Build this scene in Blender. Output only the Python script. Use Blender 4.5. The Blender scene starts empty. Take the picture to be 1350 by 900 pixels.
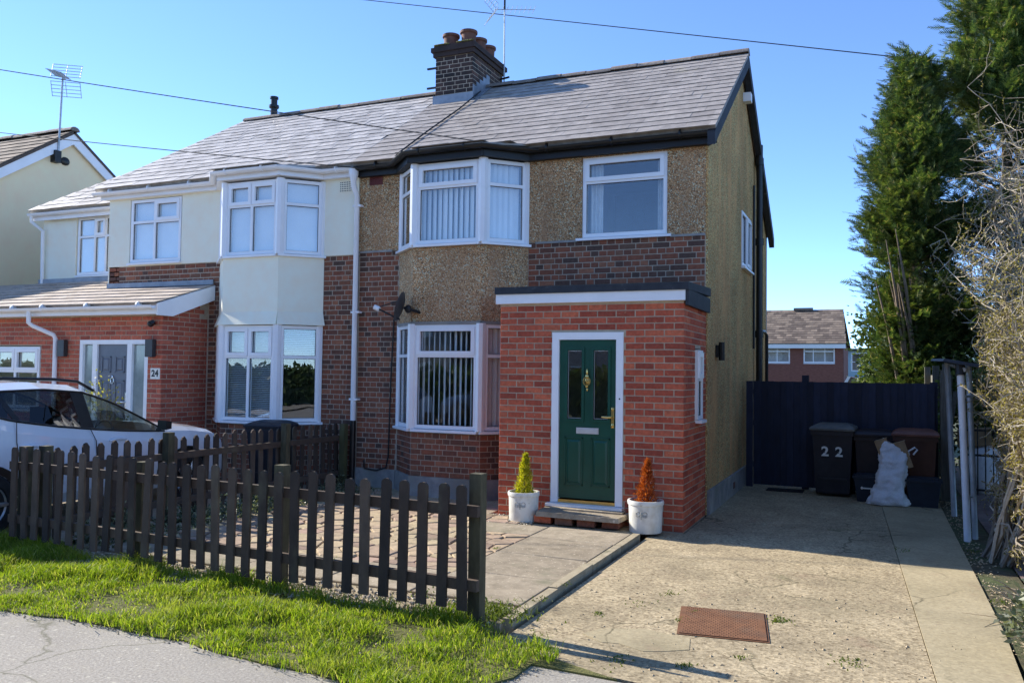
import bpy, bmesh, math, random
import numpy as np
from mathutils import Vector, Matrix, noise
random.seed(7); rng = np.random.default_rng(7)
R = math.radians
scene = bpy.context.scene
COL = scene.collection

# ------------------------------------------------------------ camera, sky, sun, exposure
cam_d = bpy.data.cameras.new('camera'); cam = bpy.data.objects.new('camera', cam_d); COL.objects.link(cam)
yaw, pitch, roll = R(23.499), R(2.0946), R(0.7501)
Fw = Vector((-math.sin(yaw)*math.cos(pitch), math.cos(yaw)*math.cos(pitch), math.sin(pitch)))
Rt = Vector((math.cos(yaw), math.sin(yaw), 0)); Up = Rt.cross(Fw)
c_, s_ = math.cos(roll), math.sin(roll)
R2 = c_*Rt + s_*Up; U2 = -s_*Rt + c_*Up
mw = Matrix.Identity(4)
for i in range(3):
    mw[i][0] = R2[i]; mw[i][1] = U2[i]; mw[i][2] = -Fw[i]
mw.translation = Vector((1.9515, -10.6044, 1.7503))
cam.matrix_world = mw
cam_d.sensor_width = 36; cam_d.lens = 1102.8/1350*36; cam_d.clip_end = 2000; cam_d.clip_start = .05
scene.camera = cam

SUN_EL, SUN_AZ = R(31.5), R(-83.2)          # azimuth measured from +Y towards +X
world = bpy.data.worlds.new('World'); scene.world = world; world.use_nodes = True
wn = world.node_tree; bg = wn.nodes['Background']
sky = wn.nodes.new('ShaderNodeTexSky'); sky.sky_type = 'NISHITA'; sky.sun_disc = False
sky.sun_elevation = SUN_EL; sky.sun_rotation = SUN_AZ
sky.altitude = 1500; sky.air_density = 0.62; sky.dust_density = 0.0; sky.ozone_density = 6.0
hs = wn.nodes.new('ShaderNodeHueSaturation'); hs.inputs['Saturation'].default_value = 0.98; hs.inputs['Hue'].default_value = 0.499
wn.links.new(sky.outputs[0], hs.inputs['Color']); wn.links.new(hs.outputs[0], bg.inputs[0]); bg.inputs[1].default_value = 0.15
sl = bpy.data.lights.new('sun', 'SUN'); sl.energy = 3.35; sl.angle = R(.53); sl.color = (1, .94, .84)
so = bpy.data.objects.new('sun', sl); COL.objects.link(so); so.location = (-20, 5, 25)
tosun = Vector((math.cos(SUN_EL)*math.sin(SUN_AZ), math.cos(SUN_EL)*math.cos(SUN_AZ), math.sin(SUN_EL)))
so.rotation_euler = (-tosun).to_track_quat('-Z', 'Y').to_euler()
scene.view_settings.view_transform = 'Standard'; scene.view_settings.look = 'None'
scene.view_settings.exposure = 1.42; scene.view_settings.gamma = 1
scene.cycles.use_denoising = True; scene.cycles.denoiser = 'OPENIMAGEDENOISE'; scene.cycles.denoising_input_passes = 'RGB_ALBEDO_NORMAL'; scene.cycles.denoising_prefilter = 'NONE'
scene.cycles.max_bounces = 8; scene.cycles.transparent_max_bounces = 16

# ------------------------------------------------------------ material helpers
def newmat(name):
    m = bpy.data.materials.new(name); m.use_nodes = True
    nt = m.node_tree; return m, nt, nt.nodes['Principled BSDF']
def nd(nt, t, **kw):
    n = nt.nodes.new(t)
    for k, v in kw.items(): setattr(n, k, v)
    return n
def coords(nt, scale=(1, 1, 1)):
    tc = nd(nt, 'ShaderNodeNewGeometry'); mp = nd(nt, 'ShaderNodeMapping'); mp.inputs['Scale'].default_value = scale
    nt.links.new(tc.outputs['Position'], mp.inputs[0]); return mp.outputs[0]
def noise_t(nt, vec, scale, detail=5, rough=.6):
    n = nd(nt, 'ShaderNodeTexNoise'); n.inputs['Scale'].default_value = scale
    n.inputs['Detail'].default_value = detail; n.inputs['Roughness'].default_value = rough
    nt.links.new(vec, n.inputs['Vector']); return n.outputs['Fac']
def ramp(nt, fac, stops, interp='LINEAR'):
    r = nd(nt, 'ShaderNodeValToRGB'); r.color_ramp.interpolation = interp
    el = r.color_ramp.elements
    while len(el) < len(stops): el.new(.5)
    for e, (p, c) in zip(el, stops):
        e.position = p; e.color = (*c, 1) if len(c) == 3 else c
    nt.links.new(fac, r.inputs[0]); return r.outputs[0]
def mix(nt, fac, a, b, mode='MIX'):
    m = nd(nt, 'ShaderNodeMix', data_type='RGBA', blend_type=mode)
    for idx, v in ((0, fac), (6, a), (7, b)):
        if isinstance(v, (int, float)): m.inputs[idx].default_value = v
        elif isinstance(v, tuple): m.inputs[idx].default_value = (*v, 1)
        else: nt.links.new(v, m.inputs[idx])
    return m.outputs[2]
def math_n(nt, op, a, b=None):
    m = nd(nt, 'ShaderNodeMath', operation=op)
    for i, v in enumerate((a, b)):
        if v is None: continue
        if isinstance(v, (int, float)): m.inputs[i].default_value = v
        else: nt.links.new(v, m.inputs[i])
    return m.outputs[0]
def piece_random(nt):
    oi = nd(nt, 'ShaderNodeObjectInfo'); g = nd(nt, 'ShaderNodeNewGeometry')
    return math_n(nt, 'FRACT', math_n(nt, 'ADD', oi.outputs['Random'], g.outputs['Random Per Island']))
def bump(nt, b, height, strength, dist=.01, prev=None):
    n = nd(nt, 'ShaderNodeBump'); n.inputs['Strength'].default_value = strength; n.inputs['Distance'].default_value = dist
    nt.links.new(height, n.inputs['Height'])
    if prev is not None: nt.links.new(prev, n.inputs['Normal'])
    nt.links.new(n.outputs[0], b.inputs['Normal']); return n.outputs[0]

def surf(name, stops, scale=8, rough=.7, bmp=.3, bscale=40, bdist=.004, pieces=None, stain=None, metal=0, spec=.4,
         stretch=(1, 1, 1), coat=0, detail=6, speck=None, pamount=1.0):
    """stops: colour ramp over fine noise; pieces: ramp by piece mixed in; stain=(colour, scale, lo, hi)"""
    m, nt, b = newmat(name); v = coords(nt, stretch)
    col = ramp(nt, noise_t(nt, v, scale, detail), stops)
    if pieces:
        pc = ramp(nt, piece_random(nt), pieces)
        col = mix(nt, pamount, col, mix(nt, .75, pc, mix(nt, 1.0, pc, ramp(nt, noise_t(nt, v, scale, detail), [(.25, (.55,)*3), (.75, (1.35,)*3)]), 'MULTIPLY')))
    if speck:
        c, sc, lo, hi = speck
        col = mix(nt, ramp(nt, noise_t(nt, v, sc, 2, .5), [(lo, (0,)*3), (hi, (1,)*3)]), col, c)
    if stain:
        for c, sc, lo, hi in (stain if isinstance(stain, list) else [stain]):
            col = mix(nt, ramp(nt, noise_t(nt, v, sc, 4, .6), [(lo, (0,)*3), (hi, (1,)*3)]), col, c)
    nt.links.new(col, b.inputs['Base Color'])
    b.inputs['Roughness'].default_value = rough; b.inputs['Metallic'].default_value = metal
    b.inputs['Specular IOR Level'].default_value = spec; b.inputs['Coat Weight'].default_value = coat
    if bmp: bump(nt, b, noise_t(nt, v, bscale, 5, .65), bmp, bdist)
    return m

M = {}
def g(v): return (v, v, v)
M['mortar'] = surf('mortar', [(.3, (0.38, 0.3, 0.221)), (.7, (0.525, 0.43, 0.328))], 14, .95, .3, 90, .004, stain=((0.18, 0.146, 0.116), 1.3, .6, .85))
M['mortar_pale'] = surf('mortar_pale', [(.3, (0.412, 0.32, 0.227)), (.7, (0.529, 0.428, 0.307))], 14, .95, .3, 90, .004)
oldp = [(0, (0.0944, 0.0553, 0.0403)), (.16, (0.128, 0.0601, 0.0403)), (.35, (0.223, 0.077, 0.0431)), (.6, (0.29, 0.0938, 0.048)), (.8, (0.202, 0.0817, 0.0451)), (.93, (0.365, 0.139, 0.0719)), (1, (0.114, 0.0721, 0.0499))]
M['brick_old'] = surf('brick_old', [(.3, (0.119, 0.048, 0.0382)), (.7, (0.238, 0.072, 0.0436))], 22, .85, .7, 55, .006, pieces=oldp, stain=((0.066, 0.0456, 0.0382), .9, .58, .85))
newp = [(0, (0.315, 0.0626, 0.033)), (.3, (0.426, 0.0821, 0.0395)), (.6, (0.52, 0.111, 0.0528)), (.85, (0.599, 0.15, 0.0682)), (1, (0.378, 0.0895, 0.0496))]
M['brick_new'] = surf('brick_new', [(.3, (0.272, 0.0638, 0.0351)), (.7, (0.386, 0.104, 0.0536))], 25, .85, .7, 60, .006, pieces=newp, speck=((0.567, 0.324, 0.184), 26, .66, .78))
n24 = [(0, (0.341, 0.0796, 0.049)), (.4, (0.468, 0.113, 0.0631)), (.75, (0.568, 0.153, 0.0849)), (1, (0.398, 0.0997, 0.0653))]
M['brick_24'] = surf('brick_24', [(.3, (.24, .055, .04)), (.7, (.36, .1, .07))], 25, .85, .6, 60, .006, pieces=n24)
M['brick_chim'] = surf('brick_chim', [(.3, (.05, .032, .028)), (.7, (.1, .06, .05))], 22, .9, .7, 55, .006, pieces=[(0, (.028, .022, .022)), (.5, (.06, .036, .03)), (.85, (.09, .05, .04)), (1, (.17, .08, .055))], stain=((.02, .018, .017), 1.6, .5, .8))

def pebble(name, dark, mid, light, white, tint=(.2, .15, .1)):
    m, nt, b = newmat(name); v = coords(nt)
    vo = nd(nt, 'ShaderNodeTexVoronoi'); vo.inputs['Scale'].default_value = 74; nt.links.new(v, vo.inputs['Vector'])
    sep = nd(nt, 'ShaderNodeSeparateColor'); nt.links.new(vo.outputs['Color'], sep.inputs[0])
    col = ramp(nt, sep.outputs[0], [(0, dark), (.22, mid), (.5, light), (.78, mid), (.9, white), (1, white)])
    edge = ramp(nt, vo.outputs['Distance'], [(.25, g(1)), (.8, g(.22))])
    col = mix(nt, .85, col, edge, 'MULTIPLY')
    vs = nd(nt, 'ShaderNodeTexVoronoi'); vs.inputs['Scale'].default_value = 120; nt.links.new(v, vs.inputs['Vector'])
    sp2 = nd(nt, 'ShaderNodeSeparateColor'); nt.links.new(vs.outputs['Color'], sp2.inputs[0])
    col = mix(nt, .55, col, ramp(nt, sp2.outputs[1], [(0, g(.45)), (.6, g(1)), (1, g(1.6))]), 'MULTIPLY')
    vv = coords(nt, (1.6, 1.6, .3))
    col = mix(nt, ramp(nt, noise_t(nt, vv, 1.6, 6, .65), [(.42, g(0)), (.72, g(.75))]), col, tint)
    col = mix(nt, ramp(nt, noise_t(nt, coords(nt, (1, 1, 1)), .7, 4), [(.35, g(.78)), (.65, g(1.12))]), col, (0, 0, 0)) if False else mix(nt, 1.0, col, ramp(nt, noise_t(nt, coords(nt), .8, 5), [(.3, g(.72)), (.7, g(1.2))]), 'MULTIPLY')
    nt.links.new(col, b.inputs['Base Color']); b.inputs['Roughness'].default_value = .95
    b.inputs['Specular IOR Level'].default_value = .25
    inv = math_n(nt, 'SUBTRACT', 1.0, vo.outputs['Distance'])
    p = bump(nt, b, inv, .9, .012); bump(nt, b, noise_t(nt, v, 130, 3), .4, .004, p)
    return m
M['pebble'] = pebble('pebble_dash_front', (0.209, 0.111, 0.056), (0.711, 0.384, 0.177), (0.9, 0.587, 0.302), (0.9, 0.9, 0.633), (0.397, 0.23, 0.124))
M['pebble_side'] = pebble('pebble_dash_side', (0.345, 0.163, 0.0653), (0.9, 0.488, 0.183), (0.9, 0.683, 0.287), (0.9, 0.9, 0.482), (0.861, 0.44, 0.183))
M['plinth'] = surf('plinth_cement', [(.3, g(.2)), (.7, (0.403, 0.384, 0.343))], 6, .95, .5, 40, .006, stain=((0.151, 0.156, 0.114), 1.5, .5, .8))
M['render'] = surf('cream_render', [(.3, (0.9, 0.831, 0.65)), (.7, (0.9, 0.9, 0.741))], 4, .9, .25, 120, .003, stain=((0.856, 0.698, 0.535), .8, .58, .9))
M['render_y'] = surf('yellow_cream_render', [(.3, (0.9, 0.694, 0.436)), (.7, (0.9, 0.762, 0.484))], 3, .9, .25, 100, .003)
M['upvc'] = surf('white_upvc', [(.3, (0.829, 0.832, 0.845)), (.7, (0.9, 0.9, 0.9))], 3, .32, .03, 20, .002, stain=((0.676, 0.67, 0.642), 3, .66, .95))
M['white_paint'] = surf('white_fascia', [(.3, (0.807, 0.81, 0.813)), (.7, (0.894, 0.886, 0.888))], 3, .4, .05, 20, .002, stain=((0.654, 0.648, 0.61), 2, .64, .9))
M['black_plastic'] = surf('black_plastic', [(.3, g(.007)), (.7, g(.016))], 6, .35, .1, 30, .003, stain=((0.042, 0.039, 0.036), 7, .6, .85))
M['black_paint'] = surf('black_timber', [(.3, g(.006)), (.7, g(.015))], 6, .5, .4, 20, .004, stretch=(0.18, 0.6, 0.9), stain=((0.042, 0.03, 0.024), 5, .62, .85))
M['lead'] = surf('lead', [(.3, (.2, .22, .25)), (.7, (.32, .34, .37))], 5, .5, .3, 12, .01, metal=.3)
M['felt'] = surf('roof_felt', [(.3, (0.0144, 0.0176, 0.024)), (.7, (0.036, 0.04, 0.048))], 8, .6, .4, 60, .006, stain=((0.128, 0.128, 0.128), 9, .62, .8))
sl22 = [(0, (0.291, 0.257, 0.228)), (0.35, (0.342, 0.303, 0.269)), (0.7, (0.375, 0.334, 0.297)), (1, (0.320, 0.287, 0.257))]
M['slate'] = surf('slate', [(.3, (0.285, 0.253, 0.23)), (.7, (0.426, 0.38, 0.348))], 9, .55, .35, 25, .006, pieces=sl22, stain=[((0.468, 0.407, 0.278), 1.2, .64, .82), ((0.071, 0.0633, 0.0558), 3.3, .7, .8)], stretch=(0.816, 0.825, 0.833), spec=.2)
M['slate_24'] = surf('slate_sheen', [(.3, (0.357, 0.336, 0.316)), (.7, (0.521, 0.494, 0.467))], 9, .5, .35, 25, .006, pieces=[(0, (0.37, 0.343, 0.316)), (.5, (0.466, 0.432, 0.398)), (1, (0.534, 0.494, 0.453))], stain=[((0.453, 0.316, 0.22), 1.5, .66, .85), ((0.0823, 0.0686, 0.0618), 3.1, .72, .82)], spec=.2)  # lighter copy of the slate: reflected light painted into the colour
M['ridge'] = surf('ridge_tile', [(.3, (.2, .16, .13)), (.7, (.33, .27, .21))], 10, .9, .6, 30, .01, pieces=[(0, (.17, .14, .12)), (1, (.3, .24, .19))], stain=((.4, .34, .2), 6, .62, .75))
M['tile_24'] = surf('porch_tile', [(.3, (.36, .29, .23)), (.7, (.5, .42, .34))], 9, .8, .4, 40, .005, pieces=[(0, (.36, .29, .23)), (1, (.5, .42, .35))])
M['tile_brown'] = surf('brown_tile', [(.3, (.13, .1, .075)), (.7, (.22, .17, .125))], 5, .9, .5, 30, .008, pieces=[(0, (.1, .075, .06)), (.5, (.17, .13, .1)), (1, (.26, .2, .15))])
M['terracotta'] = surf('terracotta', [(.3, (.11, .05, .035)), (.7, (.2, .085, .055))], 7, .8, .3, 30, .005, stain=((.03, .025, .022), 5, .5, .75))
M['moss'] = surf('moss_cement', [(.3, (.06, .055, .035)), (.7, (.26, .25, .07))], 12, .95, .6, 40, .01)
M['green'] = surf('green_door_paint', [(.3, (0.0031, 0.0558, 0.0341)), (.7, (0.00465, 0.0744, 0.0465))], 6, .32, .12, 60, .001, stretch=(0.85, 0.85, 0.775), spec=.5)
M['greydoor'] = surf('grey_door', [(.3, (.13, .15, .18)), (.7, (.16, .18, .215))], 6, .4, .05, 60, .001)
M['brass'] = surf('brass', [(.3, (.62, .44, .14)), (.7, (.8, .6, .24))], 10, .28, 0, metal=1)
M['chrome'] = surf('chrome', [(.3, g(.7)), (.7, g(.8))], 10, .2, 0, metal=1)
M['silver'] = surf('silver_plate', [(.3, g(.62)), (.7, g(.7))], 10, .4, 0, metal=.6)
M['blind'] = surf('blind_fabric', [(.3, (.5, .5, .5)), (.7, (.6, .6, .59))], 10, .9, .1, 200, .001)
M['blind_white'] = surf('roller_blind', [(.3, (.76, .78, .78)), (.7, (.84, .85, .84))], 3, .9, .1, 200, .001)
M['curtain'] = surf('curtain', [(.3, (.6, .6, .58)), (.7, (.75, .74, .72))], 10, .9, .2, 60, .003)
M['inside'] = surf('room_wall', [(.3, (.3, .28, .25)), (.7, (.36, .33, .3))], 2, .9, 0)
def glass(name, tint=(.8, .86, .86), base=.1, rough=0.0):
    m, nt, b = newmat(name); nt.nodes.remove(b); out = nt.nodes['Material Output']
    tr = nd(nt, 'ShaderNodeBsdfTransparent'); tr.inputs[0].default_value = (*tint, 1)
    gl = nd(nt, 'ShaderNodeBsdfGlossy'); gl.inputs['Roughness'].default_value = rough; gl.inputs[0].default_value = (.95, .97, 1, 1)
    fr = nd(nt, 'ShaderNodeLayerWeight'); fr.inputs[0].default_value = .5   # facing: same on both sides of the pane
    f = math_n(nt, 'ADD', math_n(nt, 'MULTIPLY', math_n(nt, 'POWER', fr.outputs['Facing'], 4.0), 1.0 - base), base)
    ms = nd(nt, 'ShaderNodeMixShader'); nt.links.new(f, ms.inputs[0])
    v = coords(nt); bn = nd(nt, 'ShaderNodeBump'); bn.inputs['Strength'].default_value = .04; bn.inputs['Distance'].default_value = .02
    nt.links.new(noise_t(nt, v, 2.2, 2), bn.inputs['Height']); nt.links.new(bn.outputs[0], gl.inputs['Normal'])
    nt.links.new(tr.outputs[0], ms.inputs[1]); nt.links.new(gl.outputs[0], ms.inputs[2]); nt.links.new(ms.outputs[0], out.inputs[0])
    return m
M['glass'] = glass('window_glass', (.96, .975, .975), base=.085)
M['glass_dark'] = glass('tinted_car_glass', (.12, .14, .15), .05)
M['glass_car'] = glass('clear_car_glass', (.6, .68, .66), .05)
M['glass_frost'] = surf('frosted_glass', [(.3, (.2, .25, .25)), (.7, (.3, .36, .36))], 5, .12, .05, 60, .002, spec=.8)
M['wood'] = surf('weathered_fence_wood', [(.3, (0.0347, 0.0225, 0.0162)), (.7, (0.118, 0.0784, 0.0529))], 14, .85, .8, 26, .006, stretch=(0.666, 0.666, 0.367), pieces=[(0, (0.038, 0.027, 0.0206)), (.6, (0.0792, 0.0526, 0.0367)), (1, (0.118, 0.0829, 0.0588))], stain=((0.134, 0.128, 0.0736), 3.5, .58, .85))
M['post_wood'] = surf('mossy_post_wood', [(.3, (0.036, 0.0288, 0.0168)), (.7, (0.12, 0.102, 0.054))], 12, .9, .8, 26, .006, stretch=(0.9, 0.9, 0.3), stain=((0.108, 0.12, 0.036), 2.5, .5, .8))
M['navy'] = surf('dark_blue_timber', [(.3, (0.00983, 0.0131, 0.0297)), (.7, (0.0229, 0.0291, 0.062))], 14, .6, .6, 30, .004, stretch=(0.9, 0.824, 0.31), pieces=[(0, (0.0115, 0.016, 0.0347)), (1, (0.0246, 0.032, 0.0644))])
M['greywood'] = surf('grey_timber', [(.3, (.1, .09, .07)), (.7, (.22, .2, .16))], 12, .9, .6, 30, .005, stretch=(3, 3, .3), stain=((.1, .11, .06), 3, .5, .8))
M['galv'] = surf('galvanised_steel', [(.3, (.33, .37, .41)), (.7, (.5, .54, .57))], 5, .5, .1, 30, .002, metal=.35, stain=((.22, .27, .25), 3, .5, .8))
M['white_steel'] = surf('white_steel_tube', [(.3, (.6, .63, .67)), (.7, (.75, .77, .8))], 4, .45, .05, 30, .002, stain=((.4, .4, .36), 4, .62, .8))
M['iron'] = surf('black_iron', [(.3, g(.01)), (.7, g(.025))], 8, .5, .3, 30, .003)
M['bin_black'] = surf('bin_black_plastic', [(.3, (0.0104, 0.0117, 0.0169)), (.7, (0.026, 0.0273, 0.0351))], 5, .45, .25, 120, .002, stain=((0.065, 0.065, 0.0676), 3, .6, .9))
M['bin_lid'] = surf('bin_lid_grey', [(.3, (.1, .1, .09)), (.7, (.17, .165, .14))], 6, .6, .25, 90, .002)
M['bin_brown'] = surf('bin_brown_plastic', [(.3, (0.0751, 0.0286, 0.0173)), (.7, (0.123, 0.0468, 0.0272))], 5, .5, .25, 120, .002, stain=((0.137, 0.078, 0.0557), 3, .6, .9))
M['bin_brown_lid'] = surf('bin_brown_lid', [(.3, (.16, .06, .04)), (.7, (.24, .095, .06))], 5, .5, .25, 120, .002)
M['bin_dull'] = surf('bin_dark_brown', [(.3, (.018, .012, .013)), (.7, (.035, .022, .022))], 5, .5, .25, 120, .002)
M['box_blue'] = surf('box_dark_blue', [(.3, (.01, .014, .024)), (.7, (.02, .028, .043))], 5, .5, .25, 120, .002)
M['sticker'] = surf('white_sticker', [(.3, (.72, .7, .62)), (.7, (.8, .78, .7))], 20, .6, 0)
M['sack'] = surf('woven_sack', [(.3, (.66, .66, .68)), (.7, (.8, .8, .81))], 60, .55, .5, 9, .03, stain=((.5, .47, .42), 4, .6, .85))
M['card'] = surf('cardboard', [(.3, (.3, .19, .1)), (.7, (.4, .27, .15))], 14, .9, .2, 60, .003)
M['pot'] = surf('glazed_white_pot', [(.3, (0.694, 0.694, 0.627)), (.7, (0.806, 0.795, 0.728))], 4, .35, .1, 12, .004, stain=[((0.504, 0.47, 0.381), 5, .52, .8), ((0.336, 0.302, 0.224), 14, .66, .76)])
M['soil'] = surf('soil', [(.3, (.03, .02, .013)), (.7, (.085, .06, .04))], 30, .95, 1, 50, .02)
M['rust'] = surf('rusty_iron', [(.3, (0.124, 0.0527, 0.0236)), (.7, (0.211, 0.0945, 0.0433))], 9, .85, .5, 50, .004, stain=((0.124, 0.0842, 0.0552), 2.5, .5, .8))
M['slab'] = surf('grey_paving_slab', [(.3, (0.252, 0.209, 0.146)), (.7, (0.396, 0.33, 0.237))], 9, .9, .5, 70, .004, speck=((0.564, 0.484, 0.363), 38, .63, .72), pieces=[(0, (0.252, 0.209, 0.151)), (1, (0.408, 0.341, 0.252))], pamount=.5, spec=.12, stain=((0.168, 0.165, 0.101), 1.4, .56, .8))
M['crazy'] = surf('crazy_stone', [(.3, (0.323, 0.237, 0.162)), (.7, (0.456, 0.351, 0.247))], 9, .9, .5, 50, .006, pieces=[(0, (0.266, 0.18, 0.133)), (.35, (0.399, 0.294, 0.19)), (.7, (0.446, 0.351, 0.209)), (1, (0.38, 0.257, 0.19))], stain=((0.19, 0.162, 0.095), 2.2, .56, .8))
M['bedding'] = surf('sandy_bedding', [(.3, (0.258, 0.2, 0.121)), (.7, (0.463, 0.375, 0.243))], 18, .95, .8, 60, .01, stain=((0.129, 0.138, 0.0607), 2, .55, .75))
M['gravel'] = surf('gravel', [(.3, (.3, .28, .24)), (.7, (.5, .47, .42))], 30, .9, .3, 60, .004, pieces=[(0, (.16, .13, .09)), (.5, (.34, .29, .21)), (1, (.56, .5, .4))])
M['concrete_edge'] = surf('edging', [(.3, (0.282, 0.23, 0.147)), (.7, (0.422, 0.356, 0.237))], 8, .95, .5, 50, .006, stain=((0.117, 0.115, 0.0676), 3, .55, .75))
M['pink_pave'] = surf('pink_paving', [(.3, (.17, .12, .105)), (.7, (.26, .185, .16))], 8, .9, .4, 60, .005, stain=((.11, .1, .09), 1.3, .5, .8))
M['twig'] = surf('bare_twig', [(.3, (0.247, 0.194, 0.13)), (.7, (0.437, 0.369, 0.27))], 20, .85, .3, 60, .003, pieces=[(0, (0.152, 0.121, 0.0918)), (.5, (0.294, 0.247, 0.184)), (.85, (0.427, 0.369, 0.281)), (1, (0.551, 0.495, 0.41))])
M['bark'] = surf('bark', [(.3, (.13, .095, .065)), (.7, (.27, .205, .145))], 16, .95, .8, 24, .012, stretch=(3, 3, .5))
M['dead'] = surf('dead_stem', [(.3, (.3, .23, .14)), (.7, (.45, .36, .23))], 14, .9, .3, 50, .003)
def leafmat(name, stops, trans=.35, rough=.55, big=None):
    m, nt, b = newmat(name); out = nt.nodes['Material Output']
    gm = nd(nt, 'ShaderNodeNewGeometry'); col = ramp(nt, gm.outputs['Random Per Island'], stops)
    if big:
        c, sc, lo, hi = big
        col = mix(nt, ramp(nt, noise_t(nt, coords(nt), sc, 4), [(lo, g(0)), (hi, g(1))]), col, c)
    nt.links.new(col, b.inputs['Base Color']); b.inputs['Roughness'].default_value = rough; b.inputs['Specular IOR Level'].default_value = .3
    t = nd(nt, 'ShaderNodeBsdfTranslucent'); nt.links.new(mix(nt, 1.0, col, (1.5, 1.6, .7), 'MULTIPLY'), t.inputs[0])
    ms = nd(nt, 'ShaderNodeMixShader'); ms.inputs[0].default_value = trans
    nt.links.new(b.outputs[0], ms.inputs[1]); nt.links.new(t.outputs[0], ms.inputs[2]); nt.links.new(ms.outputs[0], out.inputs[0])
    return m
M['grass'] = leafmat('grass_blades', [(0, (0.09, 0.145, 0.0118)), (.4, (0.17, 0.241, 0.0189)), (.75, (0.244, 0.301, 0.026)), (.9, (0.319, 0.325, 0.059)), (1, (0.446, 0.421, 0.189))], .5, big=((0.287, 0.289, 0.0826), 1.3, .55, .8))
M['weed'] = leafmat('weed_leaves', [(0, (.07, .1, .02)), (1, (.16, .19, .04))], .35)
M['conifer'] = leafmat('conifer_needles', [(0, (0.0221, 0.0467, 0.0172)), (.4, (0.059, 0.0984, 0.0295)), (.8, (0.123, 0.166, 0.0467)), (.94, (0.197, 0.215, 0.0677)), (1, (0.32, 0.234, 0.111))], .3, big=((0.16, 0.172, 0.0492), .6, .55, .78))
M['conifer_b'] = leafmat('conifer_needles_blue', [(0, (0.028, 0.056, 0.0252)), (.5, (0.0532, 0.0924, 0.0364)), (1, (0.105, 0.14, 0.049))], .25)
M['ivy'] = leafmat('ivy_leaves', [(0, (0.039, 0.065, 0.0195)), (.6, (0.0975, 0.137, 0.039)), (1, (0.195, 0.221, 0.078))], .25, .35)
M['yellow_leaf'] = leafmat('golden_conifer', [(0, (.2, .22, .012)), (.6, (.4, .38, .02)), (1, (.58, .5, .04))], .4)
M['orange_leaf'] = leafmat('dead_orange_conifer', [(0, (.24, .05, .012)), (.6, (.45, .1, .02)), (1, (.58, .17, .04))], .3)
M['bud'] = leafmat('yellow_green_buds', [(0, (0.129, 0.105, 0.0243)), (.6, (0.273, 0.224, 0.0729)), (1, (0.385, 0.314, 0.146))], .35)
M['shrub24'] = leafmat('thin_shrub_leaves', [(0, (.2, .2, .05)), (1, (.4, .36, .1))], .35)
M['bush'] = leafmat('grey_green_bush', [(0, (.05, .065, .035)), (.6, (.12, .14, .08)), (1, (.3, .3, .2))], .2, .4)
def car_paint(name, c):
    m, nt, b = newmat(name); b.inputs['Base Color'].default_value = (*c, 1); b.inputs['Roughness'].default_value = .28
    b.inputs['Coat Weight'].default_value = 1; b.inputs['Coat Roughness'].default_value = .03
    v = coords(nt); nt.links.new(ramp(nt, noise_t(nt, v, 3, 3), [(.3, tuple(x*.95 for x in c)), (.7, c)]), b.inputs['Base Color']); return m
M['car_white'] = car_paint('white_car_paint', (.76, .78, .82))
M['car_blue'] = car_paint('dark_blue_car_paint', (.03, .05, .09))
M['tail_red'] = surf('tail_lamp_red', [(.3, (.25, .01, .01)), (.7, (.32, .015, .015))], 8, .15, 0)
M['rubber'] = surf('tyre_rubber', [(.3, g(.012)), (.7, g(.025))], 10, .8, .2, 40, .003)
M['alloy'] = surf('alloy_rim', [(.3, g(.35)), (.7, g(.45))], 10, .35, 0, metal=.8)
M['cable'] = surf('cable_black', [(.3, g(.012)), (.7, g(.03))], 10, .6, 0)
M['dish'] = surf('satellite_dish_grey', [(.3, g(.035)), (.7, g(.06))], 10, .5, 0)
M['pale_blue'] = surf('pale_blue_cladding', [(.3, (.3, .42, .46)), (.7, (.36, .48, .52))], 3, .8, .1, 30, .003)

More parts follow.
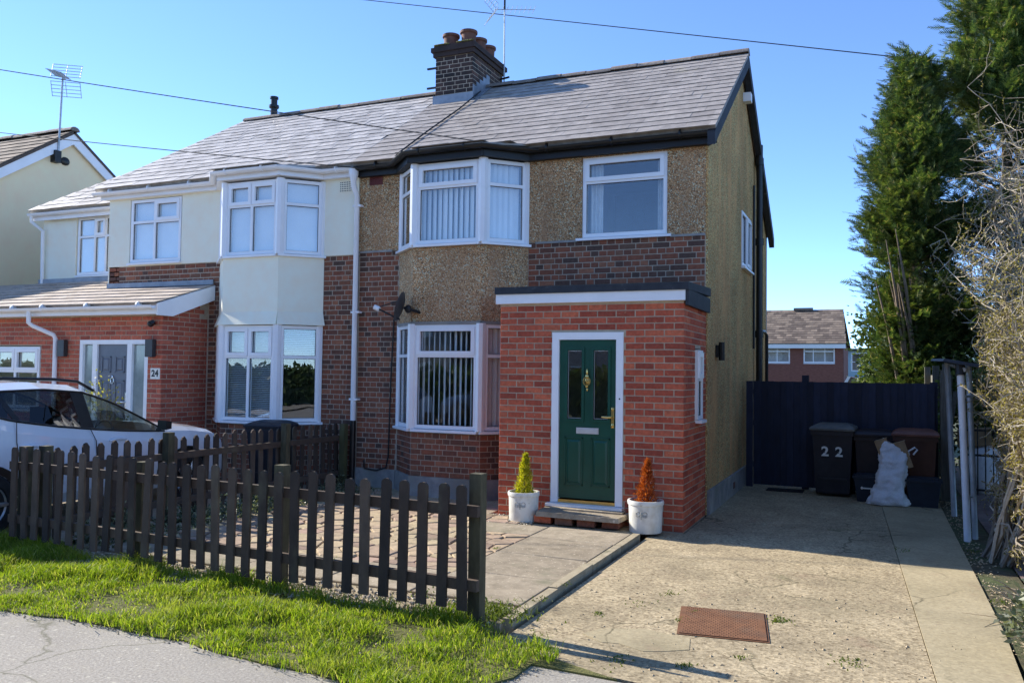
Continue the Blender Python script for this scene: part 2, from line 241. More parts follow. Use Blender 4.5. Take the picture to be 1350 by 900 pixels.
def ground_mats():
    # exposed-aggregate concrete of the drive
    for name, cols, agg in (('drive', [(.3, (.27, .22, .145)), (.55, (.385, .315, .205)), (.75, (.47, .39, .265))], .9), ('drive_strip', [(.3, (.33, .275, .17)), (.7, (.43, .36, .23))], .3)):
        m, nt, b = newmat(name + '_concrete'); v = coords(nt)
        col = ramp(nt, noise_t(nt, v, 1.6, 8, .65), cols)
        vo = nd(nt, 'ShaderNodeTexVoronoi'); vo.inputs['Scale'].default_value = 55; nt.links.new(v, vo.inputs['Vector'])
        sp = nd(nt, 'ShaderNodeSeparateColor'); nt.links.new(vo.outputs['Color'], sp.inputs[0])
        col = mix(nt, agg, col, ramp(nt, sp.outputs[0], [(0, (.5, .46, .42)), (.16, (.78, .75, .69)), (.5, (1.0, .99, .96)), (.8, (1.15, 1.13, 1.07)), (1, (1.45, 1.42, 1.34))]), 'MULTIPLY')
        col = mix(nt, .6*agg+.2, col, ramp(nt, noise_t(nt, v, 26, 3, .7), [(.3, g(.72)), (.5, g(1)), (.7, g(1.2))]), 'MULTIPLY')
        col = mix(nt, ramp(nt, noise_t(nt, v, .7, 5), [(.5, g(0)), (.72, g(.5))]), col, (.17, .145, .09))
        col = mix(nt, ramp(nt, noise_t(nt, v, 2.3, 5), [(.6, g(0)), (.75, g(.4))]), col, (.24, .14, .1))
        col = mix(nt, ramp(nt, noise_t(nt, v, .9, 6, .7), [(.62, g(0)), (.72, g(.6))]), col, (.1, .11, .05))
        # hairline cracks
        nv = nd(nt, 'ShaderNodeTexNoise'); nv.inputs['Scale'].default_value = 2.2; nv.inputs['Detail'].default_value = 5; nt.links.new(v, nv.inputs['Vector'])
        wv = mix(nt, .45, v, nv.outputs['Color'], 'ADD')
        vc = nd(nt, 'ShaderNodeTexVoronoi', feature='DISTANCE_TO_EDGE'); vc.inputs['Scale'].default_value = .85; nt.links.new(wv, vc.inputs['Vector'])
        crack = ramp(nt, math_n(nt, 'ADD', vc.outputs['Distance'], math_n(nt, 'MULTIPLY', noise_t(nt, v, 30, 3), .012)), [(.005, g(1)), (.011, g(.6)), (.018, g(0))])
        gate = ramp(nt, noise_t(nt, v, .8, 3), [(.5, g(0)), (.6, g(.85))])
        cm = mix(nt, 1.0, crack, gate, 'MULTIPLY')
        col = mix(nt, cm, col, (.06, .055, .03))
        nt.links.new(col, b.inputs['Base Color']); b.inputs['Roughness'].default_value = .95; b.inputs['Specular IOR Level'].default_value = .2
        p = bump(nt, b, vo.outputs['Distance'], .25*agg, .004); bump(nt, b, noise_t(nt, v, 30, 6, .7), .3, .005, p)
        M[name] = m
    m, nt, b = newmat('old_asphalt'); v = coords(nt)
    col = ramp(nt, noise_t(nt, v, 60, 4, .6), [(.3, (.21, .188, .155)), (.7, (.4, .362, .3))])
    col = mix(nt, ramp(nt, noise_t(nt, v, 24, 2, .5), [(.63, g(0)), (.7, g(.7))]), col, (.52, .48, .38))
    col = mix(nt, ramp(nt, noise_t(nt, v, .8, 5), [(.5, g(0)), (.75, g(.5))]), col, (.17, .15, .125))
    nv = nd(nt, 'ShaderNodeTexNoise'); nv.inputs['Scale'].default_value = 3; nv.inputs['Detail'].default_value = 6; nt.links.new(v, nv.inputs['Vector'])
    vc = nd(nt, 'ShaderNodeTexVoronoi', feature='DISTANCE_TO_EDGE'); vc.inputs['Scale'].default_value = .55; nt.links.new(mix(nt, .3, v, nv.outputs['Color'], 'ADD'), vc.inputs['Vector'])
    col = mix(nt, ramp(nt, vc.outputs['Distance'], [(0, g(.8)), (.0025, g(.5)), (.005, g(0))]), col, (.1, .095, .05))
    col = mix(nt, ramp(nt, noise_t(nt, v, 4, 6, .7), [(.55, g(0)), (.7, g(.35))]), col, (.34, .3, .22))
    nt.links.new(col, b.inputs['Base Color']); b.inputs['Roughness'].default_value = .9
    bump(nt, b, noise_t(nt, v, 70, 4, .7), .7, .006); M['asphalt'] = m
    M['road'] = surf('road_asphalt', [(.3, (.24, .225, .2)), (.7, (.32, .3, .265))], 40, .9, .5, 80, .006)
    M['earth'] = surf('earth', [(.3, (.06, .05, .03)), (.7, (.13, .11, .06))], 9, .95, .8, 30, .02, stain=((.06, .09, .025), 1.5, .4, .65))
    M['turf_soil'] = surf('turf_soil', [(.3, (.08, .085, .02)), (.7, (.17, .16, .05))], 12, .95, .8, 40, .02)
ground_mats()

# ------------------------------------------------------------ mesh helpers
ORG = {}
def thing(name, label, cat, loc=(0, 0, 0), group=None, kind=None):
    o = bpy.data.objects.new(name, None); COL.objects.link(o); o.location = loc; ORG[o.name] = Vector(loc)
    o.empty_display_size = .1
    o['label'] = label; o['category'] = cat
    if group: o['group'] = group
    if kind: o['kind'] = kind
    return o
def tag(o, label=None, cat=None, group=None, kind=None):
    for k, v in (('label', label), ('category', cat), ('group', group), ('kind', kind)):
        if v: o[k] = v
    return o
def org(p): return ORG.get(p.name, Vector((0, 0, 0))) if p else Vector((0, 0, 0))

class Fr:
    """wall frame: origin, horizontal direction U, outward normal N"""
    def __init__(s, a, b, z=0):
        s.O = Vector((a[0], a[1], z)); d = Vector((b[0]-a[0], b[1]-a[1], 0)); s.L = d.length; s.U = d.normalized()
        s.N = Vector((s.U.y, -s.U.x, 0)); s.ang = math.atan2(s.U.y, s.U.x)
    def p(s, u, z, d=0): return s.O + s.U*u + Vector((0, 0, z)) + s.N*d

class MB:
    def __init__(s): s.v = []; s.f = []
    def add(s, vs, fs):
        o = len(s.v); s.v += [tuple(q) for q in vs]; s.f += [tuple(i+o for i in f) for f in fs]; return s
    def hexa(s, p):   # 8 points: bottom 4 ccw, top 4 ccw
        return s.add(p, [(3, 2, 1, 0), (4, 5, 6, 7), (0, 1, 5, 4), (1, 2, 6, 5), (2, 3, 7, 6), (3, 0, 4, 7)])
    def box(s, a, b):
        x0, y0, z0 = a; x1, y1, z1 = b
        return s.hexa([(x0, y0, z0), (x1, y0, z0), (x1, y1, z0), (x0, y1, z0), (x0, y0, z1), (x1, y0, z1), (x1, y1, z1), (x0, y1, z1)])
    def fbox(s, fr, u0, u1, z0, z1, d0, d1):   # d1 outward
        return s.hexa([fr.p(u0, z0, d1), fr.p(u1, z0, d1), fr.p(u1, z0, d0), fr.p(u0, z0, d0), fr.p(u0, z1, d1), fr.p(u1, z1, d1), fr.p(u1, z1, d0), fr.p(u0, z1, d0)])
    def quad(s, a, b, c, d): return s.add([a, b, c, d], [(0, 1, 2, 3)])
    def tube(s, pts, r, n=8, cap=True):
        pts = [Vector(p) for p in pts]; rs = r if isinstance(r, (list, tuple)) else [r]*len(pts)
        rings = []; prev = None; o = len(s.v)
        for i, p in enumerate(pts):
            t = (pts[min(i+1, len(pts)-1)] - pts[max(i-1, 0)])
            t = t.normalized() if t.length > 1e-9 else Vector((0, 0, 1))
            a = Vector((0, 0, 1)) if abs(t.z) < .9 else Vector((1, 0, 0))
            if prev is not None: a = prev
            x = (a - t*a.dot(t)); x = x.normalized() if x.length > 1e-6 else t.orthogonal().normalized()
            prev = x; y = t.cross(x)
            for k in range(n):
                w = 2*math.pi*k/n; s.v.append(tuple(p + (x*math.cos(w) + y*math.sin(w))*rs[i]))
        for i in range(len(pts)-1):
            for k in range(n):
                a = o+i*n+k; b = o+i*n+(k+1) % n; s.f.append((a, b, b+n, a+n))
        if cap:
            s.f.append(tuple(o+k for k in reversed(range(n)))); e = o+(len(pts)-1)*n; s.f.append(tuple(e+k for k in range(n)))
        return s
    def lathe(s, prof, c, n=20, ax=None, cap=True):   # prof: (r, h)
        c = Vector(c); ax = Vector(ax or (0, 0, 1)).normalized(); x = ax.orthogonal().normalized(); y = ax.cross(x); o = len(s.v)
        for r, h in prof:
            for k in range(n):
                w = 2*math.pi*k/n; s.v.append(tuple(c + ax*h + (x*math.cos(w) + y*math.sin(w))*r))
        for i in range(len(prof)-1):
            for k in range(n):
                a = o+i*n+k; b = o+i*n+(k+1) % n; s.f.append((a, b, b+n, a+n))
        if cap:
            s.f.append(tuple(o+k for k in reversed(range(n)))); e = o+(len(prof)-1)*n; s.f.append(tuple(e+k for k in range(n)))
        return s
    def ell(s, c, r, n=10, m=6):
        prof = [(max(math.sin(math.pi*i/m), .001), -math.cos(math.pi*i/m)) for i in range(m+1)]; o = len(s.v)
        s.lathe(prof, (0, 0, 0), n)
        for i in range(o, len(s.v)):
            q = s.v[i]; s.v[i] = (c[0]+q[0]*r[0], c[1]+q[1]*r[1], c[2]+q[2]*r[2])
        return s
    def prism(s, poly, off):   # poly: 3D points; extruded by off
        off = Vector(off); n = len(poly); a = [Vector(p) for p in poly]; b = [p+off for p in a]
        return s.add(a+b, [tuple(range(n-1, -1, -1)), tuple(range(n, 2*n))] + [(i, (i+1) % n, n+(i+1) % n, n+i) for i in range(n)])
    def build(s, name, mat, parent=None, smooth=False, kind=None, label=None):
        o_ = org(parent); me = bpy.data.meshes.new(name)
        me.from_pydata([(x-o_.x, y-o_.y, z-o_.z) for x, y, z in s.v], [], s.f)
        me.materials.append(M[mat] if isinstance(mat, str) else mat)
        bm = bmesh.new(); bm.from_mesh(me); bmesh.ops.recalc_face_normals(bm, faces=bm.faces); bm.to_mesh(me); bm.free()
        if smooth:
            me.polygons.foreach_set('use_smooth', [True]*len(me.polygons)); me.set_sharp_from_angle(angle=R(smooth if smooth > 1 else 40))
        ob = bpy.data.objects.new(name, me); COL.objects.link(ob)
        if parent: ob.parent = parent
        ORG[ob.name] = o_
        if kind: ob['kind'] = kind
        if label: ob['label'] = label
        return ob
def raw_mesh(name, V, T, mat, parent=None, kind=None):
    me = bpy.data.meshes.new(name); o_ = org(parent)
    me.from_pydata((np.asarray(V) - np.array(o_)).tolist(), [], np.asarray(T).tolist()); me.materials.append(M[mat])
    ob = bpy.data.objects.new(name, me); COL.objects.link(ob)
    if parent: ob.parent = parent
    ORG[ob.name] = o_
    if kind: ob['kind'] = kind
    return ob
def shared(me, name, parent, loc, rot=(0, 0, 0), scale=None):
    ob = bpy.data.objects.new(name, me); COL.objects.link(ob); ob.parent = parent
    ob.location = Vector(loc) - org(parent); ob.rotation_euler = rot
    if scale: ob.scale = scale
    return ob

def holes_grid(u0, u1, z0, z1, holes):
    us = sorted({u0, u1, *[min(max(h[i], u0), u1) for h in holes for i in (0, 1)]})
    zs = sorted({z0, z1, *[min(max(h[i], z0), z1) for h in holes for i in (2, 3)]})
    solid = {}
    for i in range(len(us)-1):
        for j in range(len(zs)-1):
            uc, zc = (us[i]+us[i+1])/2, (zs[j]+zs[j+1])/2
            solid[i, j] = not any(h[0] < uc < h[1] and h[2] < zc < h[3] for h in holes)
    return us, zs, solid
def panel(mb, fr, u0, u1, z0, z1, holes=(), d0=-.25, d1=0.):
    us, zs, S = holes_grid(u0, u1, z0, z1, list(holes))
    for (i, j), ok in S.items():
        if not ok: continue
        a, b, c, d = us[i], us[i+1], zs[j], zs[j+1]
        mb.quad(fr.p(a, c, d1), fr.p(b, c, d1), fr.p(b, d, d1), fr.p(a, d, d1))
        mb.quad(fr.p(b, c, d0), fr.p(a, c, d0), fr.p(a, d, d0), fr.p(b, d, d0))
        if not S.get((i-1, j)): mb.quad(fr.p(a, c, d0), fr.p(a, c, d1), fr.p(a, d, d1), fr.p(a, d, d0))
        if not S.get((i+1, j)): mb.quad(fr.p(b, c, d1), fr.p(b, c, d0), fr.p(b, d, d0), fr.p(b, d, d1))
        if not S.get((i, j-1)): mb.quad(fr.p(a, c, d0), fr.p(b, c, d0), fr.p(b, c, d1), fr.p(a, c, d1))
        if not S.get((i, j+1)): mb.quad(fr.p(a, d, d1), fr.p(b, d, d1), fr.p(b, d, d0), fr.p(a, d, d0))
    return mb

# ---- bricks
BM = {}
def brick_mesh(L, mat):
    k = (round(L, 2), mat)
    if k not in BM:
        mb = MB(); l, h, t, e = k[0]/2, .0315, .006, .003
        mb.add([(-l, .004, -h), (l, .004, -h), (l, .004, h), (-l, .004, h), (-l, -t+e, -h), (l, -t+e, -h), (l, -t+e, h), (-l, -t+e, h),
                (-l+e, -t, -h+e), (l-e, -t, -h+e), (l-e, -t, h-e), (-l+e, -t, h-e)],
               [(8, 9, 10, 11), (4, 5, 9, 8), (5, 6, 10, 9), (6, 7, 11, 10), (7, 4, 8, 11), (0, 1, 5, 4), (1, 2, 6, 5), (2, 3, 7, 6), (3, 0, 4, 7)])
        me = bpy.data.meshes.new('brick'); me.from_pydata(mb.v, [], mb.f); me.materials.append(M[mat]); BM[k] = me
    return BM[k]
def lay_bricks(fr, u0, u1, z0, z1, bond='stretcher', holes=(), c=.075, phase=0):
    """list of (u centre, z centre, length) clipped to holes"""
    out = []; n = int(round((z1-z0)/c)); ch = (z1-z0)/n
    for r in range(n):
        zc = z0+(r+.5)*ch
        if bond == 'stretcher': Ls, off = [.225], (0 if (r+phase) % 2 else -.1125)
        else: Ls, off = ([.225], -.06) if (r+phase) % 2 else ([.1125], 0)
        segs = [(u0, u1)]
        for h in holes:
            if h[2]-.02 < zc < h[3]+.02:
                ns = []
                for a, b in segs:
                    if h[1] <= a or h[0] >= b: ns.append((a, b)); continue
                    if h[0] > a: ns.append((a, h[0]))
                    if h[1] < b: ns.append((h[1], b))
                segs = ns
        u = u0+off; k = 0
        while u < u1:
            L = Ls[0]
            if bond == 'english' and (r+phase) % 2 and random.random() < .12: L = .1125
            for a, b in segs:
                x0, x1 = max(u, a), min(u+L, b)
                if x1-x0 > .03: out.append((fr, (x0+x1)/2, zc, x1-x0-.0118))
            u += L; k += 1
    return out
def put_bricks(specs, mat, part, n_single, stuff_parent=None):
    for fr, u, z, L in specs[:n_single]:
        o = shared(brick_mesh(L, mat), 'brick', part, fr.p(u, z, random.uniform(-.0015, .0015)), (random.gauss(0, .004), random.gauss(0, .006), fr.ang))
    rest = specs[n_single:]
    if rest:
        mb = MB()
        for fr, u, z, L in rest:
            me = brick_mesh(L, mat); d = random.uniform(-.002, .002); ca, sa = math.cos(fr.ang), math.sin(fr.ang); P = fr.p(u, z, d)
            mb.add([(P.x+v.co.x*ca-v.co.y*sa, P.y+v.co.x*sa+v.co.y*ca, P.z+v.co.z) for v in me.vertices], [tuple(p.vertices) for p in me.polygons])
        b = mb.build('brickwork', mat, stuff_parent or part, kind='stuff')

# ---- windows
def window(house, fr, u0, u1, z0, z1, cols=(1,), tr=None, sash=(), sill=True, depth=.03, fw=.055, label=None, name='window', ends=(0, 0), panemat='glass'):
    """frame mesh as part; panes (and sill) as sub-parts. tr = transom height fraction from the top per column"""
    f = MB(); d1, d0 = depth, depth-.07
    f.fbox(fr, u0, u1, z0, z0+fw, d0, d1); f.fbox(fr, u0, u1, z1-fw, z1, d0, d1)
    f.fbox(fr, u0, u0+fw, z0+fw, z1-fw, d0, d1); f.fbox(fr, u1-fw, u1, z0+fw, z1-fw, d0, d1)
    tot = sum(cols); us = [u0+fw]; acc = 0
    W = u1-u0-2*fw
    for c in cols: acc += c; us.append(u0+fw+W*acc/tot)
    panes = []
    mw_ = .022
    for i in range(1, len(us)-1): f.fbox(fr, us[i]-mw_, us[i]+mw_, z0+fw, z1-fw, d0, d1-.001)
    for i in range(len(cols)):
        a = us[i]+(mw_ if i else 0); b = us[i+1]-(mw_ if i < len(cols)-1 else 0)
        if tr:
            zt = z1-(z1-z0)*tr
            f.fbox(fr, a, b, zt-.022, zt+.022, d0, d1-.002); cells = [(zt+.022, z1-fw, 1), (z0+fw, zt-.022, 0)]
        else: cells = [(z0+fw, z1-fw, 0)]
        for c0, c1, row in cells:
            A, B_, C, D = a, b, c0, c1
            if (i, row) in sash or ('*', row) in sash:
                s = .042; e = d1+.016
                f.fbox(fr, a-.012, b+.012, c0-.012, c0+s, d0, e); f.fbox(fr, a-.012, b+.012, c1-s, c1+.012, d0, e)
                f.fbox(fr, a-.012, a+s, c0+s, c1-s, d0, e); f.fbox(fr, b-s, b+.012, c0+s, c1-s, d0, e)
                A, B_, C, D = a+s, b-s, c0+s, c1-s
            panes.append((A, B_, C, D))
            # dark rubber gasket line
    o = f.build(name, 'upvc', house, label=label)
    for A, B_, C, D in panes:
        p = MB(); p.fbox(fr, A-.004, B_+.004, C-.004, D+.004, depth-.035, depth-.03); p.build('pane', panemat, o)
        gk = MB(); w = .006
        for q in ((A, B_, C, C+w), (A, B_, D-w, D), (A, A+w, C+w, D-w), (B_-w, B_, C+w, D-w)): gk.fbox(fr, *q, depth-.032, depth-.022)
        gk.build('gasket', 'black_plastic', o)
    if sill:
        s = MB(); s.hexa([fr.p(u0-ends[0], z0-.045, depth+.05), fr.p(u1+ends[1], z0-.045, depth+.05), fr.p(u1+ends[1], z0-.045, -.05), fr.p(u0-ends[0], z0-.045, -.05),
                          fr.p(u0-ends[0], z0-.012, depth+.05), fr.p(u1+ends[1], z0-.012, depth+.05), fr.p(u1+ends[1], z0-.002, -.05), fr.p(u0-ends[0], z0-.002, -.05)])
        s.build('sill', 'upvc', o)
    return o
def vblind(win, fr, u0, u1, z0, z1, d=-.13, pitch=.078, w=.085, ang=12, mat='blind', gap=0, jit=4):
    mb = MB(); u = u0+.04
    while u < u1-.02:
        a = R(ang+random.gauss(0, jit)); L = w/2
        if random.random() >= gap:
            p0 = fr.p(u-L*math.cos(a), 0, d-L*math.sin(a)); p1 = fr.p(u+L*math.cos(a), 0, d+L*math.sin(a)); q = fr.p(u, 0, d+.006)
            zb = z0+random.uniform(0, .01)
            for A, B_ in ((p0, q), (q, p1)): mb.quad(A+Vector((0, 0, zb)), B_+Vector((0, 0, zb)), B_+Vector((0, 0, z1)), A+Vector((0, 0, z1)))
        u += pitch
    return mb.build('blind', mat, win)
def gutter(pts, r=.055, th=.006):
    """half-round gutter along a horizontal polyline"""
    mb = MB(); P = [Vector(p) for p in pts]; n = 8; rings = []
    for i, p in enumerate(P):
        d0 = (P[i]-P[i-1]).normalized() if i else (P[1]-P[0]).normalized()
        d1 = (P[i+1]-P[i]).normalized() if i < len(P)-1 else d0
        t = (d0+d1).normalized(); sx = Vector((t.y, -t.x, 0)); k = 1/max(.5, math.sqrt((1+d0.dot(d1))/2))
        ring = [p+sx*(k*r*math.cos(math.pi+math.pi*j/n))+Vector((0, 0, r*math.sin(math.pi+math.pi*j/n))) for j in range(n+1)]
        ring += [p+sx*(k*(r-th)*math.cos(2*math.pi-math.pi*j/n))+Vector((0, 0, (r-th)*math.sin(2*math.pi-math.pi*j/n))) for j in range(n+1)]
        rings.append(ring)
    m = len(rings[0])
    for ring in rings: mb.v += [tuple(q) for q in ring]
    for i in range(len(rings)-1):
        for j in range(m): mb.f.append((i*m+j, i*m+(j+1) % m, (i+1)*m+(j+1) % m, (i+1)*m+j))
    mb.f.append(tuple(range(m))); mb.f.append(tuple((len(rings)-1)*m+j for j in range(m)))
    return mb
def ribbon(pts, z0, z1, th=.02, z0b=None):
    """vertical board following a polyline (fascia)"""
    mb = MB()
    for a, b in zip(pts[:-1], pts[1:]):
        fr = Fr(a, b); e = .012
        mb.fbox(fr, -e, fr.L+e, z0, z1, -th, 0)
    return mb
def text_mesh(body, size, name, fr, u, z, d, mat, parent, extrude=.0015, align='CENTER'):
    cu = bpy.data.curves.new(name, 'FONT'); cu.body = body; cu.size = size; cu.extrude = extrude; cu.offset = .005; cu.align_x = align; cu.align_y = 'CENTER'
    to = bpy.data.objects.new('tmp', cu); me = bpy.data.meshes.new_from_object(to); bpy.data.objects.remove(to)
    me.materials.clear(); me.materials.append(M[mat])
    return shared(me, name, parent, fr.p(u, z, d), (math.pi/2, 0, fr.ang))

# ------------------------------------------------------------ the setting
def sheet(name, poly, z, mat, kind='structure', th=.0, cut=None):
    mb = MB(); n = len(poly)
    if th: mb.prism([(x, y, z-th) for x, y in poly], (0, 0, th))
    else: mb.add([(x, y, z) for x, y in poly], [tuple(range(n))])
    o = mb.build(name, mat); o['kind'] = kind; return o
def make_ground():
    xs = sorted({*np.linspace(-400, -40, 10), *np.linspace(-40, 40, 21), *np.linspace(40, 400, 10)})
    ys = sorted({*np.linspace(-300, -40, 8), *np.linspace(-40, 9, 12), *np.linspace(9, 30, 10), *np.linspace(30, 600, 14)})
    def h(y): return -.06 - 1.9*min(max((y-10)/18, 0), 1)
    mb = MB(); nx = len(xs)
    mb.v = [(x, y, h(y)) for y in ys for x in xs]
    mb.f = [(j*nx+i, j*nx+i+1, (j+1)*nx+i+1, (j+1)*nx+i) for j in range(len(ys)-1) for i in range(nx-1)]
    o = mb.build('ground', 'earth'); o['kind'] = 'structure'
make_ground()
# pavement (asphalt) and its ragged edge against the verge
edge = [(-9.5, -6.6), (-6, -6.55), (-4.6, -6.52), (-3.78, -6.5), (-3.0, -6.44), (-2.2, -6.47), (-1.5, -6.56), (-.85, -6.6), (-.48, -6.78), (-.12, -6.5), (.05, -6.15), (.06, -5.9), (.6, -5.93), (1.4, -6.02), (2.2, -6.05), (2.75, -6.0), (6, -6.0), (12, -6.0)]
def ragged(pts, amp=.028, step=.06):
    out = []
    for (a, b), (c, d) in zip(pts[:-1], pts[1:]):
        n = max(1, int(math.hypot(c-a, d-b)/step)) if -7 < a < .1 else 1
        for k in range(n):
            t = k/n; j = noise.noise(Vector((a+(c-a)*t, b+(d-b)*t, 3.3))*6)*amp+random.uniform(-.3, .3)*amp if k else 0
            out.append((a+(c-a)*t, b+(d-b)*t+j))
    return out+[pts[-1]]
NE = 12; edge = ragged(edge[:NE])+edge[NE:]; NE = len(edge)-5
sheet('pavement', [(-40, -8.6), (12, -8.6), (12, -6.0)] + edge[::-1][1:] + [(-40, -6.6)], 0, 'asphalt')
sheet('kerb', [(-60, -8.75), (60, -8.75), (60, -8.605), (-60, -8.605)], .005, 'slab', th=.13)
sheet('road', [(-60, -15.5), (60, -15.5), (60, -8.755), (-60, -8.755)], -.05, 'road')
sheet('opposite_pavement', [(-60, -18), (60, -18), (60, -15.505), (-60, -15.505)], .02, 'asphalt')

# drive: separate concrete bays with open joints
drive = thing('concrete_drive', 'sunlit concrete drive beside the house', 'drive', (1.2, -2, 0)); drive['kind'] = 'structure'; del drive['category']
def slab_bay(name, poly, z, mat, parent, th=.06): 
    mb = MB(); mb.prism([(x, y, z-th) for x, y in poly], (0, 0, th)); return mb.build(name, mat, parent)
jx = lambda y: 2.16+(-.035)*(y+2)
slab_bay('concrete_bay', [(-.30, -5.62), (.12, -5.84), (.6, -5.88), (1.4, -6.0), (jx(-6.02)-.003, -6.03), (jx(-.35)-.003, -.355), (.02, -.355), (.02, -1.34), (-.30, -1.36)], .0, 'drive', drive)
slab_bay('concrete_bay', [(.03, -.345), (jx(-.345)-.003, -.345), (jx(3.4)-.003, 3.4), (.03, 3.4)], .002, 'drive', drive)
slab_bay('concrete_bay', [(jx(-6.02)+.003, -6.04), (2.7, -5.98), (2.76, -4.0), (2.76, -.355), (jx(-.355)+.003, -.355)], .006, 'drive_strip', drive)
slab_bay('concrete_bay', [(jx(-.345)+.003, -.345), (2.76, -.345), (2.76, 3.4), (jx(3.4)+.003, 3.4)], .004, 'drive_strip', drive)
slab_bay('cement_patch', [(.22, -5.02), (.5, -4.9), (.82, -4.98), (.86, -5.2), (.72, -5.3), (.6, -5.36), (.42, -5.28), (.3, -5.3), (.14, -5.18)], .003, 'drive_strip', drive, .01)
# edging between patio and drive
ed = thing('edging_kerb', 'low concrete edging strip between patio slabs and drive', 'edging', (-.37, -3.5, 0))
y = -5.25
while y < -1.85:
    L = min(.91, -1.82-y); mb = MB(); dz = random.uniform(-.006, .006); dx = random.uniform(-.006, .006)
    mb.box((-.425+dx, y, -.06), (-.35+dx, y+L-.008, .054+dz)); mb.build('edging_block', 'concrete_edge', ed); y += L
# patio: bedding, slabs, crazy paving
patio = thing('patio', 'patio of grey slabs framing crazy paving stones', 'patio', (-2.8, -3, 0)); patio['kind'] = 'structure'; del patio['category']
slab_bay('bedding', [(-5.15, -5.3), (-.42, -5.3), (-.42, -1.33), (-2.28, -1.33), (-2.28, -.02), (-5.15, -.02)], .03, 'bedding', patio, .07)
def slab(x0, x1, y0, y1, mat='slab', z=.052):
    j = lambda: random.uniform(.003, .012)
    mb = MB(); a, b, c, d = x0+j(), x1-j(), y0+j(), y1-j(); t = random.uniform(-.006, .006); t2 = random.uniform(-.006, .006); e = .006
    lo = [(a, c, .02), (b, c, .02), (b, d, .02), (a, d, .02)]; mid = [(a, c, z-e+t), (b, c, z-e+t2), (b, d, z-e+t2), (a, d, z-e+t)]
    up = [(a+e, c+e, z+t), (b-e, c+e, z+t2), (b-e, d-e, z+t2), (a+e, d-e, z+t)]
    mb.add(lo+mid+up, [(0, 1, 5, 4), (1, 2, 6, 5), (2, 3, 7, 6), (3, 0, 4, 7), (4, 5, 9, 8), (5, 6, 10, 9), (6, 7, 11, 10), (7, 4, 8, 11), (8, 9, 10, 11)])
    mb.build('paving_slab', mat, patio)
for y0, y1 in ((-4.9, -4.12), (-4.12, -3.3), (-3.3, -2.5), (-2.5, -1.86)): slab(-1.36, -.43, y0, y1)
slab(-2.15, -1.36, -2.42, -1.9)
for x0, x1 in ((-2.2, -1.36), (-3.1, -2.2), (-4.0, -3.1), (-5.0, -4.0)): slab(x0, x1, -4.9, -4.2)
for x0, x1 in ((-3.1, -2.3), (-4.0, -3.1), (-5.0, -4.0)): slab(x0, x1, -1.5, -.9)
def clip(poly, nx, ny, c):   # keep nx*x+ny*y<=c
    out = []
    for i in range(len(poly)):
        a, b = poly[i], poly[(i+1) % len(poly)]; da = nx*a[0]+ny*a[1]-c; db = nx*b[0]+ny*b[1]-c
        if da <= 0: out.append(a)
        if (da < 0) != (db < 0) and abs(da-db) > 1e-12:
            t = da/(da-db); out.append((a[0]+(b[0]-a[0])*t, a[1]+(b[1]-a[1])*t))
    return out
def crazy(x0, x1, y0, y1, n):
    S = []
    k = 0
    while len(S) < n and k < 20000:
        k += 1; p = (random.uniform(x0, x1), random.uniform(y0, y1))
        if all((p[0]-q[0])**2+(p[1]-q[1])**2 > .6*(x1-x0)*(y1-y0)/n for q in S): S.append(p)
    for i, p in enumerate(S):
        poly = [(x0, y0), (x1, y0), (x1, y1), (x0, y1)]
        for j, q in enumerate(S):
            if i == j: continue
            nx, ny = q[0]-p[0], q[1]-p[1]; L = math.hypot(nx, ny)
            if L > 1.4: continue
            poly = clip(poly, nx/L, ny/L, (nx*(p[0]+q[0])/2+ny*(p[1]+q[1])/2)/L-random.uniform(.006, .014))
            if len(poly) < 3: break
        if len(poly) < 3: continue
        z = .05+random.uniform(-.006, .008); e = .008; c = np.mean(poly, axis=0); m = len(poly); tx, ty = random.gauss(0, .015), random.gauss(0, .015)
        hz = lambda q: z+(q[0]-c[0])*tx+(q[1]-c[1])*ty
        mb = MB(); inn = [(a[0]+(c[0]-a[0])*.07, a[1]+(c[1]-a[1])*.07) for a in poly]
        mb.add([(a[0], a[1], .02) for a in poly]+[(a[0], a[1], hz(a)-e) for a in poly]+[(a[0], a[1], hz(a)) for a in inn],
               [(i2, (i2+1) % m, m+(i2+1) % m, m+i2) for i2 in range(m)]+[(m+i2, m+(i2+1) % m, 2*m+(i2+1) % m, 2*m+i2) for i2 in range(m)]+[tuple(2*m+i2 for i2 in range(m))])
        mb.build('stone', 'crazy', patio)
crazy(-5.0, -2.16, -4.2, -1.5, 130); crazy(-2.16, -1.36, -4.2, -2.44, 36); crazy(-2.26, -1.75, -1.9, -1.5, 6)
# right neighbour's path and planting strip
sheet('neighbour_path', [(3.12, -3.2), (7, -3.2), (7, 8), (3.12, 8)], .0, 'pink_pave')
sheet('planting_strip', [(2.77, -6.0), (7, -6.0), (7, -3.21), (3.11, -3.21), (3.11, 6), (2.77, 6)], -.01, 'earth')
sheet('neighbour_drive', [(-16, -6.5), (-5.6, -6.5), (-5.2, -.1), (-16, -.1)], .004, 'slab')
# verge
sheet('verge_soil', edge[:NE]+[(-.2, -5.62), (-.42, -5.4), (-1.5, -5.34), (-3.0, -5.2), (-5.5, -5.02), (-9.5, -4.93)], .012, 'turf_soil', th=.03)

